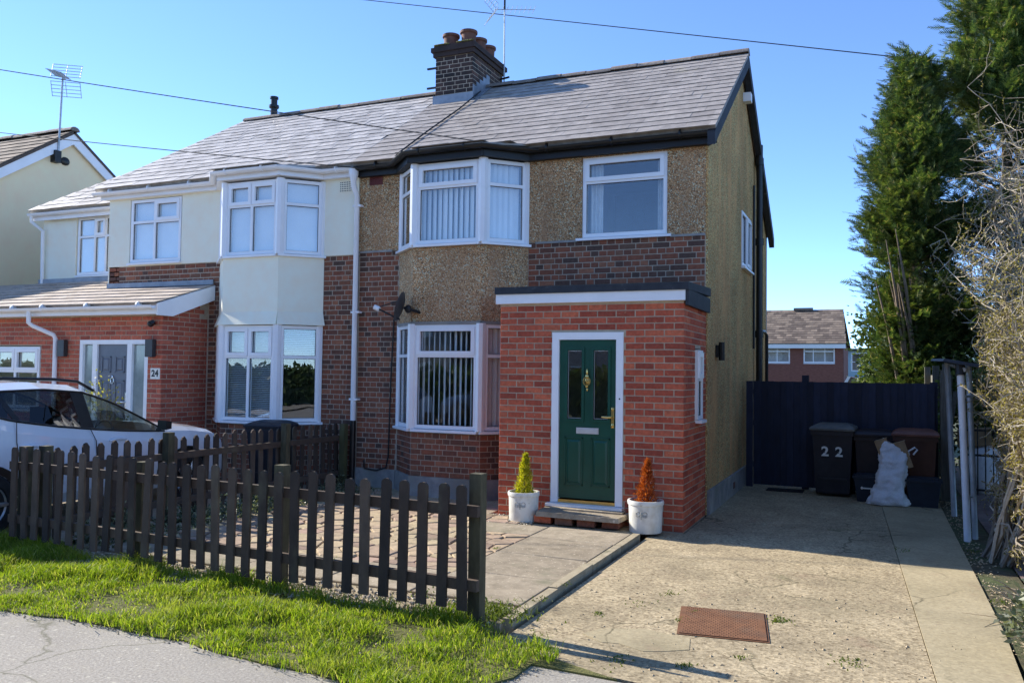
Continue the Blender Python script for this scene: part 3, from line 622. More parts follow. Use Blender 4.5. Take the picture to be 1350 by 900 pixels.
def pebbles(name, n, fn, size, mat, label, z=.0, cat='gravel'):
    tv = np.array([(1, 0, 0), (-.5, .87, 0), (-.5, -.87, 0), (0, 0, .8), (0, 0, -.6), (.4, .5, .4)]); tf = np.array([(0, 1, 3), (1, 2, 3), (2, 0, 3), (1, 0, 4), (2, 1, 4), (0, 2, 4)])
    P = np.array([fn() for _ in range(n)]); s = rng.uniform(.5, 1.2, (n, 1, 1))*size; a = rng.uniform(0, 6.28, n); ca, sa = np.cos(a), np.sin(a)
    V = tv[None]*s; x = V[..., 0]*ca[:, None]-V[..., 1]*sa[:, None]; y = V[..., 0]*sa[:, None]+V[..., 1]*ca[:, None]
    V = np.stack([x+P[:, 0, None], y+P[:, 1, None], V[..., 2]*.7+P[:, 2, None]+z], -1).reshape(-1, 3)
    T = (tf[None]+6*np.arange(n)[:, None, None]).reshape(-1, 3)
    o = raw_mesh(name, V, T, mat, kind='stuff'); tag(o, label, cat); return o
def gfn():
    r = random.random()
    if r < .45: return (random.uniform(-5.2, -.45), -5.28+random.uniform(-.14, .36), .035)
    if r < .6: return (random.uniform(-2.3, -1.62), random.uniform(-1.9, -1.36), .045)
    if r < .8: return (random.uniform(-5.1, -4.4), random.uniform(-4.8, -.3), .04)
    return (random.uniform(-5.1, -.5), random.gauss(-5.2, .1), .036)
pebbles('gravel_scatter', 4200, gfn, .017, 'gravel', 'loose pale gravel along the picket fence and porch', 0)

# ------------------------------------------------------------ roof builder
SM = {}
def slate_mesh(w, L, mat, th=.006):
    k = (round(w, 2), round(L, 2), mat)
    if k not in SM:
        mb = MB(); h = k[0]/2; l = k[1]
        mb.hexa([(-h, 0, .004), (h, 0, .004), (h, l, -.006), (-h, l, -.006), (-h, 0, .004+th), (h, 0, .004+th), (h, l, -.003), (-h, l, -.003)])
        me = bpy.data.meshes.new('slate'); me.from_pydata(mb.v, [], mb.f); me.materials.append(M[mat]); SM[k] = me
    return SM[k]
CAMP = Vector((1.95, -10.6, 1.75))
def slates(part, O, U, V, rows, expo, width, urange, mat, n_single, name='slate', jitter=1.0, th=.006, joint=.004):
    O, U, V = Vector(O), Vector(U).normalized(), Vector(V).normalized(); N = U.cross(V).normalized()
    specs = []
    for r in range(rows):
        v = r*expo
        for (a, b) in urange(v+expo*.5):
            u = a-(width*.5 if r % 2 else 0)
            while u < b-.02:
                x0, x1 = max(u, a), min(u+width, b)
                if x1-x0 > .05: specs.append(((x0+x1)/2, v, x1-x0-joint))
                u += width
    specs.sort(key=lambda s: (O+U*s[0]+V*s[1]-CAMP).length)
    mb = MB()
    for i, (u, v, w) in enumerate(specs):
        a = random.gauss(0, .008)*jitter; sl_ = random.gauss(0, .004)*jitter
        if random.random() < .02*jitter: a += random.choice((-1, 1))*.03; sl_ -= .02
        Ur = U*math.cos(a)+V*math.sin(a); Vr = V*math.cos(a)-U*math.sin(a)
        P = O+U*u+V*(v+sl_)+N*(.012+random.uniform(0, .003)*jitter)
        tl = random.gauss(0, .006)*jitter; Nr = (N+U*tl).normalized(); Ur = (Ur-Nr*Ur.dot(Nr)).normalized(); Vr = Nr.cross(Ur)
        me = slate_mesh(w, expo*1.35, mat, th)
        if i < n_single:
            shared(me, name, part, P, Matrix((Ur, Vr, Nr)).transposed().to_euler())
        else:
            mb.add([P+Ur*c.co.x+Vr*c.co.y+Nr*c.co.z for c in me.vertices], [tuple(p.vertices) for p in me.polygons])
    if mb.v: mb.build(name+'_field', mat, part, kind='stuff')
def ridge_tiles(part, a, b, mat='ridge', L=.45, r=.11, name='ridge_tile'):
    a, b = Vector(a), Vector(b); n = max(1, int(round((b-a).length/L))); t = (b-a)/n; d = t.normalized(); sx = Vector((d.y, -d.x, 0)).normalized(); up = sx.cross(d)
    if up.z < 0: up = -up
    for i in range(n):
        mb = MB(); rr = r*random.uniform(.95, 1.05); off = up*random.uniform(-.008, .008)
        for q in (a+t*i+off, a+t*(i+.985)+off):
            for k in range(7):
                w = math.pi*(k/6); mb.v.append(tuple(q+sx*rr*math.cos(w)+up*(rr*.75*math.sin(w)-.045)))
        mb.f = [(k, k+1, k+8, k+7) for k in range(6)]+[tuple(range(7)), tuple(range(7, 14))]
        mb.build(name, mat, part, smooth=True)

XP = -5.2; ZE = 4.85; YE = -.2; YR = 2.75; ZR = 6.8; YB = 6.3; ZB = 4.48
sV = Vector((0, YR-YE, ZR-ZE)); sLen = sV.length
# ------------------------------------------------------------ number 22
H = thing('semi_detached_house', 'pebble-dashed brick house with green front door and red brick porch', 'house', (-2.6, 3, 0))
F = Fr((XP, 0), (0, 0)); X = lambda x: x-XP
BAY = [(-4.47, 0), (-3.97, -.47), (-2.91, -.47), (-2.44, 0)]
def bay_frames(b): return [Fr(b[0], b[1]), Fr(b[1], b[2]), Fr(b[2], b[3])]
bayhole = (X(-4.42), X(-2.5), -.1, 4.66)
fw_ = panel(MB(), F, .01, bayhole[0], 0, 3.53, [], -.25, 0).build('front_wall', 'mortar', H); fw2_ = panel(MB(), F, bayhole[1], 5.19, 0, 3.53, [], -.25, 0).build('front_wall', 'mortar', H)
up_ = panel(MB(), F, .01, 5.188, 3.53, 4.82, [bayhole, (X(-1.655), X(-.5), 3.53, 4.63)], -.25, .016).build('pebble_dash_panel', 'pebble', H)
for a, b in ((.012, X(-4.6)), (X(-2.32), X(-1.72)), (X(-.46), 5.186)): MB().fbox(F, a, b, 3.505, 3.535, 0, .024).build('drip_ledge', 'plinth', H)
pl = MB().fbox(F, .012, X(-4.49), -.05, .3, 0, .03)
bf = bay_frames(BAY)
for f in bf: pl.fbox(f, -.01, f.L+.01, -.05, .3, -.1, .03)
S = Fr((0, 0), (0, 6.1)); MB().fbox(S, 1.9, 2.05, .1, .19, .05, .056).build('plinth_vent', 'terracotta', H)
pl.fbox(S, .02, 6.1, -.05, .3, 0, .05); pl.build('plinth', 'plinth', H)
# brickwork of the old wall
old = lay_bricks(F, .02, X(-4.49), .3, 3.525, 'english') + lay_bricks(F, X(-2.43), 5.185, 2.4, 3.525, 'english', [(X(-2.25), X(0)+1, 0, 2.6)])
old += lay_bricks(F, X(-2.43), X(-2.26), .3, 2.4, 'english')
put_bricks(old, 'brick_old', fw_, 0)
# bay
bay = MB()
for f in bf: bay.fbox(f, 0, f.L, 0, .9, -.12, -.002)
bay = bay.build('bay', 'mortar', H)
bb = []
for i, f in enumerate(bf): bb += lay_bricks(f, 0, f.L, .3, .9, 'english', phase=1)
put_bricks(bb, 'brick_old', bay, 0)
bp = MB()
for f in bf: bp.fbox(f, -.005, f.L+.005, 2.43, 3.46, -.1, .01)
bp.build('bay_panel', 'pebble', H)
bb2 = MB()
for f in bf:
    bb2.fbox(f, 0, f.L, 2.385, 2.43, -.08, .03)
bb2.build('lead_flashing', 'plinth', H)
def bay_windows(house, frs, zs, kind, blindfn):
    wins = []
    for (z0, z1) in zs:
        for i, f in enumerate(frs):
            cols, tr, sash = kind(i, z0)
            w = window(house, f, .045, f.L-.045, z0, z1, cols, tr, sash, True, .02, .05, ends=(.07, .07) if i != 1 else (.02, .02))
            blindfn(w, f, i, z0, z1)
        for q in (frs[0].p(frs[0].L, 0), frs[1].p(frs[1].L, 0)):
            n = (frs[1].N + (frs[0].N if q == frs[0].p(frs[0].L, 0) else frs[2].N)).normalized()
            MB().tube([(q.x, q.y, z0-.01), (q.x, q.y, z1+.01)], .068, 8).build('corner_post', 'upvc', house)
        for q in (frs[0].p(.03, 0), frs[2].p(frs[2].L-.03, 0)):
            MB().tube([(q.x, q.y, z0-.01), (q.x, q.y, z1+.01)], .045, 6).build('corner_post', 'upvc', house)
def k22(i, z0): return ((1,), .30, ({(0, 1)} if i == 1 else set()))
def bl22(w, f, i, z0, z1):
    if z0 > 3: vblind(w, f, .06, f.L-.06, z0+.03, z1-.04, -.1, .083, .088, 24, 'blind_white', .02, 5)
    else: vblind(w, f, .02, f.L-.02, z0+.03, z1-.04, -.085, .082, .088, 48 if i != 2 else 28, 'blind_white', .05, 9)
bay_windows(H, bf, [(.96, 2.39), (3.51, 4.63)], k22, bl22)
# upper right window with curtains
w = window(H, F, X(-1.65), X(-.505), 3.56, 4.63, (1,), .31, {(0, 1)}, True, .0, .05, ends=(.08, .06))
cu = MB()
for a, b in ((-1.58, -1.4), (-.66, -.56)):
    n = 10; P0 = []
    for k in range(n+1):
        u = X(a+(b-a)*k/n); P0.append((u, -.14+.02*math.sin(k*2.1)))
    for (u0, d0), (u1, d1) in zip(P0[:-1], P0[1:]): cu.quad(F.p(u0, 3.6, d0), F.p(u1, 3.6, d1), F.p(u1, 4.6, d1), F.p(u0, 4.6, d0))
cu.build('curtain', 'curtain', w)
# side wall with gable
sidehole = (2.86, 3.92, 3.45, 4.37)
sw = panel(MB(), S, 0.001, 6.1, .0, 4.42, [sidehole], -.25, .016)
sw.prism([(0.016, .001, 4.42), (.016, 6.1, 4.42), (.016, 6.1, 4.5), (.016, YR, 6.68), (.016, .001, 4.82)], (-.266, 0, 0))
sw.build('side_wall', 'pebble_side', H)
window(H, S, 2.86, 3.92, 3.48, 4.35, (1, 1), None, {(1, 0)}, True, .03, .05)
# back wall, party wall, floors: the shell behind the glass
sh = MB().box((XP+.02, 6.1, 0), (0.01, 6.3, 4.5)).box((XP-.1, .26, 0), (XP+.1, 6.09, 4.75)).box((XP+.11, .26, 2.42), (-.26, 6.09, 2.5)).box((XP+.11, .26, 4.76), (-.26, 6.09, 4.8)).box((XP+.11, 3.0, 2.51), (-.26, 3.1, 4.75)).box((XP+.11, 3.4, .02), (-.26, 3.5, 2.41)).box((-2.2, .26, .02), (-2.1, 3.39, 2.41)).box((-2.2, .26, 2.51), (-2.1, 2.99, 4.75))
sh.build('inner_wall', 'inside', H)
# roof
rf = MB(); e = .03
def slope_slab(mb, pts, th=.06):
    a = [Vector(p) for p in pts]; n = (a[1]-a[0]).cross(a[2]-a[0]).normalized()
    if n.z < 0: n = -n
    return mb.prism([p-n*th for p in a], n*th)
slope_slab(rf, [(XP, YE, ZE), (.14, YE, ZE), (.14, YR, ZR), (XP, YR, ZR)])
slope_slab(rf, [(.14, YB, ZB), (XP, YB, ZB), (XP, YR, ZR), (.14, YR, ZR)])
slope_slab(rf, [(-4.5, YE, ZE), (-2.36, YE, ZE), (-2.84, -.7, ZE-.055), (-4.02, -.7, ZE-.055)], .03)
roof = rf.build('roof', 'slate', H)
slates(roof, (XP, YE-.05, ZE-.033), (1, 0, 0), sV, 17, .209, .31, lambda v: [(0, 5.35)], 'slate', 285)
slates(roof, (-5.2, -.74, ZE-.06), (1, 0, 0), (0, .5, .05), 2, .25, .31, lambda v: [(1.2+.36*(.45-v if v < .45 else 0)-.3*v, 2.36+.36*v)] if v < .3 else [(.9, 2.7)], 'slate', 0)
ridge_tiles(roof, (XP, YR, ZR+.03), (.15, YR, ZR+.03))
# verge boards on the gable
vb = MB()
for (y0, z0, y1, z1) in ((YE-.05, ZE-.04, YR, ZR), (YR, ZR, YB+.02, ZB-.02)):
    vb.hexa([(.05, y0, z0-.22), (.145, y0, z0-.22), (.145, y1, z1-.22), (.05, y1, z1-.22), (.05, y0, z0-.05), (.145, y0, z0-.05), (.145, y1, z1-.05), (.05, y1, z1-.05)])
vb.build('verge_board', 'felt', H)
eave = [(XP+.02, -.12), (-4.5, -.12), (-4.02, -.6), (-2.86, -.6), (-2.38, -.12), (.13, -.12)]
fa = ribbon(eave, 4.64, 4.81); 
fa.build('fascia', 'black_paint', H)
so_ = MB(); so_.prism([(x, y+.005, 4.645) for x, y in eave]+[(.02, .02, 4.645), (XP+.02, .02, 4.645)], (0, 0, .02)); so_.build('soffit', 'black_paint', H)
gp = [(x, y-.062, 4.775) for x, y in eave]; gp[0] = (XP-.02, -.182, 4.77); gp[1] = (-4.53, -.182, 4.775); gp[2] = (-4.04, -.662, 4.778); gp[3] = (-2.84, -.662, 4.78); gp[4] = (-2.35, -.182, 4.78)
gut = gutter(gp); gut.build('gutter', 'black_plastic', H, smooth=True)
for x in (-.3, -1.2, -2.1, -3.1, -3.8, -4.8):
    y0 = -.662 if -3.95 < x < -2.95 else -.182
    MB().lathe([(.062, -.012), (.062, .012)], (x, y0, 4.776), 12, (1, 0, 0)).build('gutter_bracket', 'black_plastic', H)
# cable down the roof
MB().tube([(-4.34, 2.35, 6.62), (-4.37, 1.6, 6.09), (-4.42, .7, 5.5), (-4.45, -.1, 4.96), (-4.48, -.2, 4.86)], .013, 6).build('roof_cable', 'cable', H)
# air brick
ab = MB().fbox(F, X(-5.02), X(-4.79), 4.52, 4.68, 0, .02)
for i in range(4):
    for j in range(6): ab.fbox(F, X(-5.01)+j*.037, X(-5.01)+j*.037+.024, 4.53+i*.037, 4.553+i*.037, .019, .026)
ab.build('air_brick', surf('red_air_brick', [(.3, (.13, .03, .028)), (.7, (.17, .045, .04))], 10), H)
# chimney
cx0, cx1, cy0, cy1 = -5.14, -4.4, 2.16, 3.42
ch = MB().box((cx0+.012, cy0+.012, 5.9), (cx1-.012, cy1-.012, 7.36)).build('chimney', 'mortar', H)
cb = []
for a, b in (((cx0, cy0), (cx1, cy0)), ((cx1, cy0), (cx1, cy1)), ((cx1, cy1), (cx0, cy1)), ((cx0, cy1), (cx0, cy0))):
    f = Fr(a, b); f.O -= f.N*.012; cb += lay_bricks(f, 0, f.L, 6.2, 7.25, 'english' if f.L < 1 else 'stretcher')
put_bricks(cb, 'brick_chim', ch, 0)
cc = MB().box((cx0-.03, cy0-.03, 7.251), (cx1+.03, cy1+.03, 7.33)).box((cx0-.06, cy0-.06, 7.331), (cx1+.06, cy1+.06, 7.41)).box((cx0-.02, cy0-.02, 7.411), (cx1+.02, cy1+.02, 7.46))
cc.build('corbel', 'brick_chim', ch)
cm = MB()
for i in range(40):
    x = random.uniform(cx0, cx1); cm.ell((x, random.choice((cy0-.02, random.uniform(cy0, cy1))), 7.462), (.05, .03, .015), 6, 4)
cm.build('moss', 'moss', ch, kind='stuff')
for x, y in ((-4.97, 2.42), (-4.6, 2.38), (-4.6, 2.78), (-4.6, 3.16)):
    MB().lathe([(.13, 7.45), (.125, 7.58), (.13, 7.66), (.155, 7.68), (.155, 7.72), (.12, 7.72), (.11, 7.5)], (x, y, 0), 18, cap=False).build('chimney_pot', 'terracotta', ch, smooth=True)
ld = MB().box((cx0-.03, cy0-.02, 6.3), (cx1+.02, cy0-.001, 6.56)); 
for k in range(5):
    y0 = cy0+k*.13; z = ZE+(y0-YE)*(ZR-ZE)/(YR-YE); ld.box((cx1+.001, y0, z-.1), (cx1+.016, y0+.13, z+.28))
ld.hexa([(cx1, cy0, ZE+(cy0-YE)*.661+.03), (cx1+.12, cy0, ZE+(cy0-YE)*.661+.03), (cx1+.12, YR, ZR+.03), (cx1, YR, ZR+.03), (cx1, cy0, ZE+(cy0-YE)*.661+.045), (cx1+.12, cy0, ZE+(cy0-YE)*.661+.045), (cx1+.12, YR, ZR+.045), (cx1, YR, ZR+.045)])
ld.build('lead_flashing', 'lead', ch)
for z in (6.75, 7.1): MB().box((cx0-.22, cy0+.1, z), (cx0, cy0+.13, z+.03)).build('bracket', 'iron', ch)
# soil pipe and fittings on the side wall
MB().tube([(.11, 4.35, 0), (.11, 4.35, 5.75)], .055, 12).build('soil_pipe', 'black_plastic', H, smooth=True)
for z in (5.4, 4.0, 2.4, 1.0): MB().tube([(.11, 4.35, z), (.11, 4.35, z+.12)], .07, 12).build('pipe_collar', 'black_plastic', H, smooth=True)
MB().tube([(.05, 4.1, 2.2), (.05, 4.1, 5.0)], .02, 6).build('waste_pipe', 'black_plastic', H)
MB().tube([(.08, 4.4, 2.5), (.09, 5.2, 2.55), (.09, 5.6, 2.5), (.09, 5.62, .3)], .03, 8).build('waste_pipe', 'black_plastic', H)
fl = MB().box((.02, 2.98, 6.12), (.14, 3.14, 6.26)); fl.build('floodlight', 'upvc', H)
sl_ = MB().box((.02, .56, 1.98), (.06, .68, 2.14)).tube([(.09, .62, 1.94), (.09, .62, 2.18)], .04, 10); sl_.build('wall_lamp', 'black_plastic', H)
# dish cable down the wall
MB().tube([(-4.55, -.02, 2.5), (-4.58, -.03, 1.6), (-4.6, -.03, .5), (-4.63, -.04, .33), (-4.8, -.04, .28), (-5.0, -.04, .3), (-5.02, -.03, .42)], .012, 6).build('wall_cable', 'cable', H)

# ---- porch of 22
PY = -1.31; PF = Fr((-2.25, PY), (0, PY)); PS = Fr((0, PY), (0, 0)); PL = Fr((-2.25, 0), (-2.25, PY))
PX = lambda x: x+2.25
doorhole = (PX(-1.565), PX(-.695), .235, 2.225)
pw = panel(MB(), PF, .009, 2.241, -.05, 2.58, [doorhole], -.2, -.006)
winhole = (.62, .98, 1.2, 2.06)
panel(pw, PS, .009, 1.31, -.05, 2.58, [winhole], -.2, -.006); panel(pw, PL, 0, 1.301, -.05, 2.58, [], -.2, -.006)
porch = pw.build('porch', 'mortar_pale', H)
def inset(fr, d):
    f = Fr((0, 0), (1, 0)); f.O = fr.O+fr.N*d; f.U, f.N, f.ang, f.L = fr.U, fr.N, fr.ang, fr.L; return f
pf, ps = inset(PF, -.006), inset(PS, -.006)
pbr = lay_bricks(pf, 0, 2.25, 0, 2.55, 'stretcher', [doorhole]); pbs = lay_bricks(ps, 0, 1.31, 0, 2.55, 'stretcher', [winhole], phase=1)
nf = len(pbr); put_bricks(pbr+pbs, 'brick_new', porch, 298)
MB().fbox(PL, 0, 1.29, 0, 2.55, -.01, 0).build('porch_side_brick', 'brick_new', porch)
MB().box((-2.29, PY-.05, 2.575), (.02, PY+.03, 2.69)).build('white_fascia', 'white_paint', porch)
fr_ = MB(); fr_.hexa([(-2.3, PY-.07, 2.69), (.06, PY-.07, 2.69), (.06, -.012, 2.73), (-2.3, -.012, 2.73), (-2.3, PY-.07, 2.775), (.06, PY-.07, 2.775), (.06, -.012, 2.83), (-2.3, -.012, 2.83)])
fr_.box((.022, PY-.045, 2.52), (.055, -.02, 2.7)); fr_.build('felt_roof', 'felt', porch)
window(H, PS, .64, .96, 1.22, 2.04, (1,), .42, {(0, 1)}, True, .03, .04)
# door
df = MB(); a, b = PX(-1.565), PX(-.695)
df.fbox(PF, a, a+.085, .235, 2.225, -.08, .012); df.fbox(PF, b-.085, b, .235, 2.225, -.08, .012); df.fbox(PF, a+.085, b-.085, 2.14, 2.225, -.08, .012)
dfo = df.build('door_frame', 'upvc', H)
MB().hexa([PF.p(a-.04, .195, .09), PF.p(b+.02, .195, .09), PF.p(b+.02, .195, -.08), PF.p(a-.04, .195, -.08), PF.p(a-.04, .225, .09), PF.p(b+.02, .225, .09), PF.p(b+.02, .234, -.08), PF.p(a-.04, .234, -.08)]).build('door_sill', 'upvc', dfo)
MB().fbox(PF, a+.086, b-.086, .236, .27, -.06, -.012).build('threshold', 'brass', dfo)
la, lb = a+.09, b-.09; lz0, lz1 = .29, 2.135; lw = lb-la
gh = [(la+.085, la+.285, 1.2, 2.03), (lb-.285, lb-.085, 1.2, 2.03)]
lf = panel(MB(), PF, la, lb, lz0, lz1, gh, -.065, -.022)
door = lf.build('front_door', 'green', H)
for q in gh:
    m_ = MB()
    for r in ((q[0]-.02, q[1]+.02, q[2]-.02, q[2]+.012), (q[0]-.02, q[1]+.02, q[3]-.012, q[3]+.02), (q[0]-.02, q[0]+.012, q[2]+.012, q[3]-.012), (q[1]-.012, q[1]+.02, q[2]+.012, q[3]-.012)): m_.fbox(PF, *r, -.022, -.01)
    m_.build('moulding', 'green', door)
    MB().fbox(PF, *q, -.045, -.04).build('pane', 'glass', door)
    t_ = MB(); t_.fbox(PF, q[0]+.014, q[0]+.019, q[2]+.02, q[3]-.02, -.04, -.036).fbox(PF, q[1]-.019, q[1]-.014, q[2]+.02, q[3]-.02, -.04, -.036).fbox(PF, q[0]+.02, q[1]-.02, q[2]+.02, q[2]+.025, -.04, -.036).fbox(PF, q[0]+.02, q[1]-.02, q[3]-.025, q[3]-.02, -.04, -.036); t_.build('leading', 'silver', door)
for q in ((la+.07, la+.295, .44, 1.0), (lb-.295, lb-.07, .44, 1.0)):
    u0, u1, z0, z1 = q; e = .022; m_ = MB()
    # raised field with sunk border
    for r in ((u0, u1, z0, z0+.014), (u0, u1, z1-.014, z1), (u0, u0+.014, z0, z1), (u1-.014, u1, z0, z1)): m_.fbox(PF, *r, -.03, -.012)
    i0, i1, j0, j1 = u0+.03, u1-.03, z0+.03, z1-.03
    m_.hexa([PF.p(i0, j0, -.022), PF.p(i1, j0, -.022), PF.p(i1, j1, -.022), PF.p(i0, j1, -.022), PF.p(i0+e, j0+e, -.008), PF.p(i1-e, j0+e, -.008), PF.p(i1-e, j1-e, -.008), PF.p(i0+e, j1-e, -.008)])
    m_.build('panel', 'green', door)
uc = (la+lb)/2
MB().fbox(PF, uc-.13, uc+.14, 1.045, 1.115, -.022, -.008).fbox(PF, uc-.115, uc+.125, 1.06, 1.1, -.008, -.002).build('letter_plate', 'silver', door)
kn = MB(); kc = PF.p(uc, 1.66, 0)
kn.ell(PF.p(uc, 1.76, 0), (.014, .016, .045)); kn.ell(PF.p(uc, 1.71, .0), (.024, .02, .03))
kn.tube([PF.p(uc+.042*math.cos(t), 1.655+.048*math.sin(t), .012) for t in np.linspace(0, 2*math.pi, 17)], .0085, 6); kn.ell(PF.p(uc, 1.6, 0), (.018, .02, .022)); kn.ell(PF.p(uc, 1.66, -.012), (.03, .008, .04)); kn.ell(PF.p(uc, 1.56, -.01), (.012, .01, .02))
kn.build('knocker', 'brass', door, smooth=True)
hd = MB().fbox(PF, lb-.055, lb-.02, 1.12, 1.36, -.022, -.012).tube([PF.p(lb-.037, 1.25, -.015), PF.p(lb-.037, 1.25, .045)], .012, 8).tube([PF.p(lb-.037, 1.25, .045), PF.p(lb-.08, 1.247, .05), PF.p(lb-.15, 1.25, .045)], [.013, .014, .01], 8)
hd.ell(PF.p(lb-.037, 1.34, -.012), (.017, .01, .02)).ell(PF.p(lb-.037, 1.15, -.012), (.017, .01, .03)); hd.build('door_handle', 'brass', door, smooth=True)
MB().ell(PF.p(b-.04, 1.46, .012), (.01, .006, .01)).build('bell_button', 'black_plastic', dfo)
# front step (own thing, loose slab on bricks)
st = thing('door_step', 'worn stone slab step on bricks before the green door', 'step', (-1.1, -1.6, .05))
mb = MB().hexa([(-1.58, -1.76, .13), (-.6, -1.78, .13), (-.58, -1.34, .13), (-1.62, -1.34, .13), (-1.57, -1.75, .185), (-.61, -1.77, .18), (-.59, -1.34, .18), (-1.61, -1.34, .185)]); mb.build('slab', 'slab', st)
for x0, x1, c in ((-1.62, -1.42, 'brick_new'), (-1.36, -1.16, 'brick_old'), (-1.1, -.9, 'brick_old'), (-.82, -.63, 'brick_old')):
    MB().box((x0, -1.7+random.uniform(-.02, .02), .05), (x1, -1.4, .129)).build('brick', c, st)
MB().box((-1.5, -1.52, .186), (-.64, -1.34, .2)).build('back_strip', 'slab', st)

# ------------------------------------------------------------ number 24
G = thing('semi_detached_house', 'cream-rendered house with grey front door and lean-to brick porch numbered 24', 'house', (-9.5, 3, 0))
XL = -10.4; F2 = Fr((XL, 0), (XP, 0)); Y_ = lambda x: x-XL
BAY2 = [(-7.87, 0), (-7.37, -.47), (-6.31, -.47), (-5.84, 0)]; bf2 = bay_frames(BAY2)
bh2 = (Y_(-7.82), Y_(-5.9), -.1, 4.66)
w24 = panel(MB(), F2, .01, bh2[0], 0, 3.49, [], -.25, 0).build('front_wall', 'mortar', G); panel(MB(), F2, bh2[1], 5.19, 0, 3.49, [], -.25, 0).build('front_wall', 'mortar', G)
panel(MB(), F2, 0, 5.195, 3.49, 4.82, [bh2, (Y_(-9.9), Y_(-8.72), 3.52, 4.64)], -.25, .022).build('rendered_panel', 'render', G)
panel(MB(), Fr((-10.4, 6.0), (-10.4, 0)), 0, 6, 0, 4.8, [], -.25, .02).build('side_wall', 'render', G)
put_bricks(lay_bricks(F2, .02, Y_(-7.88), 3.0, 3.485, 'english') + lay_bricks(F2, Y_(-8.1), Y_(-7.88), .1, 3.0, 'english') + lay_bricks(F2, Y_(-5.83), 5.19, .1, 3.485, 'english'), 'brick_old', w24, 0)
b24 = MB()
for f in bf2: b24.fbox(f, 0, f.L, 0, .9, -.12, -.002)
b24 = b24.build('bay', 'mortar', G); bb = []
for f in bf2: bb += lay_bricks(f, 0, f.L, .0, .9, 'english')
put_bricks(bb, 'brick_old', b24, 0)
bp = MB()
for k, f in enumerate(bf2):
    e0, e1 = -.004, f.L+.004
    bp.fbox(f, e0, e1, 2.62, 3.46, -.1, .015)
    x0 = .03 if k else .05; 
    bp.hexa([f.p(e0-.02, 2.42, .085), f.p(e1+.02, 2.42, .085), f.p(e1, 2.42, -.1), f.p(e0, 2.42, -.1), f.p(e0, 2.62, .0155), f.p(e1, 2.62, .0155), f.p(e1, 2.62, -.1), f.p(e0, 2.62, -.1)])
bp.build('bay_panel', 'render', G)
def k24(i, z0): return (((1, 1), .33, {('*', 1)}) if i == 1 else ((1,), .33, set()))
def bl24(w, f, i, z0, z1):
    if z0 > 3:
        MB().fbox(f, .06, f.L-.06, z0+.04, z1-.04, -.075, -.065).build('blind', 'blind_white', w)
    else:
        m_ = MB(); z = z1-.05; zb = z0+.05 if i == 1 else z1-.45
        while z > zb:
            m_.quad(f.p(.05, z, -.1), f.p(f.L-.05, z, -.1), f.p(f.L-.05, z-.013, -.078), f.p(.05, z-.013, -.078)); z -= .028
        m_.build('blind', 'blind_white', w)
        if i == 1: MB().fbox(f, .06, f.L-.06, z1-.42, z1-.05, -.15, -.145).build('blind', 'blind_white', w)
bay_windows(G, bf2, [(.96, 2.41), (3.5, 4.63)], k24, bl24)
w = window(G, F2, Y_(-9.88), Y_(-8.74), 3.55, 4.63, (1, 1.1), .36, {(1, 1)}, True, .02, .05, ends=(.03, .03))
MB().fbox(F2, Y_(-9.83), Y_(-8.79), 3.6, 4.6, -.075, -.065).build('blind', 'blind_white', w)
# two-storey side extension
FE = Fr((-13.26, .88), (XL, .88)); E_ = lambda x: x+13.26
panel(MB(), FE, 0, 2.855, 3.2, 4.78, [(E_(-12.33), E_(-11.2), 3.5, 4.65)], -.25, 0).build('extension_wall', 'render', G)
w = window(G, FE, E_(-12.31), E_(-11.22), 3.52, 4.64, (1.25, .9, .9), .34, {(1, 1)}, True, -.02, .05)
MB().fbox(FE, E_(-12.26), E_(-11.27), 3.57, 4.6, -.075, -.065).build('blind', 'blind_white', w)
panel(MB(), Fr((-13.26, 6), (-13.26, .88)), 0, 5.1, 0, 4.7, [], -.25, 0).build('extension_side', 'render', G)
MB().box((-13.0, 6.0, 0), (XP-.12, 6.2, 4.5)).box((-13.0, 1.14, 3.3), (XL-.26, 5.9, 3.36)).box((XL+.26, .26, 2.42), (XP-.12, 5.9, 2.5)).box((XL+.26, .26, 4.76), (XP-.12, 5.9, 4.8)).box((-13.0, 3.0, 3.37), (XL-.26, 3.1, 4.7)).box((XL+.26, 3.0, .02), (XP-.12, 3.1, 2.41)).box((XL+.26, 3.0, 2.51), (XP-.12, 3.1, 4.75)).build('inner_wall', 'inside', G)
# roofs
rf = MB(); RXE, RXR = -10.58, -9.9
slope_slab(rf, [(RXE, YE, ZE), (XP-.004, YE, ZE), (XP-.004, YR, ZR), (RXR, YR, ZR)])
slope_slab(rf, [(XP-.004, YB, ZB), (RXE, YB, ZB), (RXR, YR, ZR), (XP-.004, YR, ZR)])
rf.add([(RXE, YE, ZE), (RXR, YR, ZR), (RXE, YB, ZB)], [(0, 1, 2)])
slope_slab(rf, [(-7.9, YE, ZE), (-5.8, YE, ZE), (-6.25, -.7, ZE-.055), (-7.43, -.7, ZE-.055)], .03)
roof2 = rf.build('roof', 'slate_24', G)
slates(roof2, (RXE, YE-.05, ZE-.033), (1, 0, 0), sV, 17, .209, .31, lambda v: [(.68*min(1, v/sLen), XP-RXE)], 'slate_24', 230, jitter=1.4)
slates(roof2, (-5.2, -.74, ZE-.06), (1, 0, 0), (0, .5, .05), 2, .25, .31, lambda v: [(-2.22-.4*v, -1.06+.4*v)], 'slate_24', 0)
ridge_tiles(roof2, (RXR+.05, YR, ZR+.03), (XP-.01, YR, ZR+.03))
eY, eZ, eR = .66, 4.82, 6.36; eyr = eY+(eR-eZ)/.661; ev = Vector((0, eyr-eY, eR-eZ))
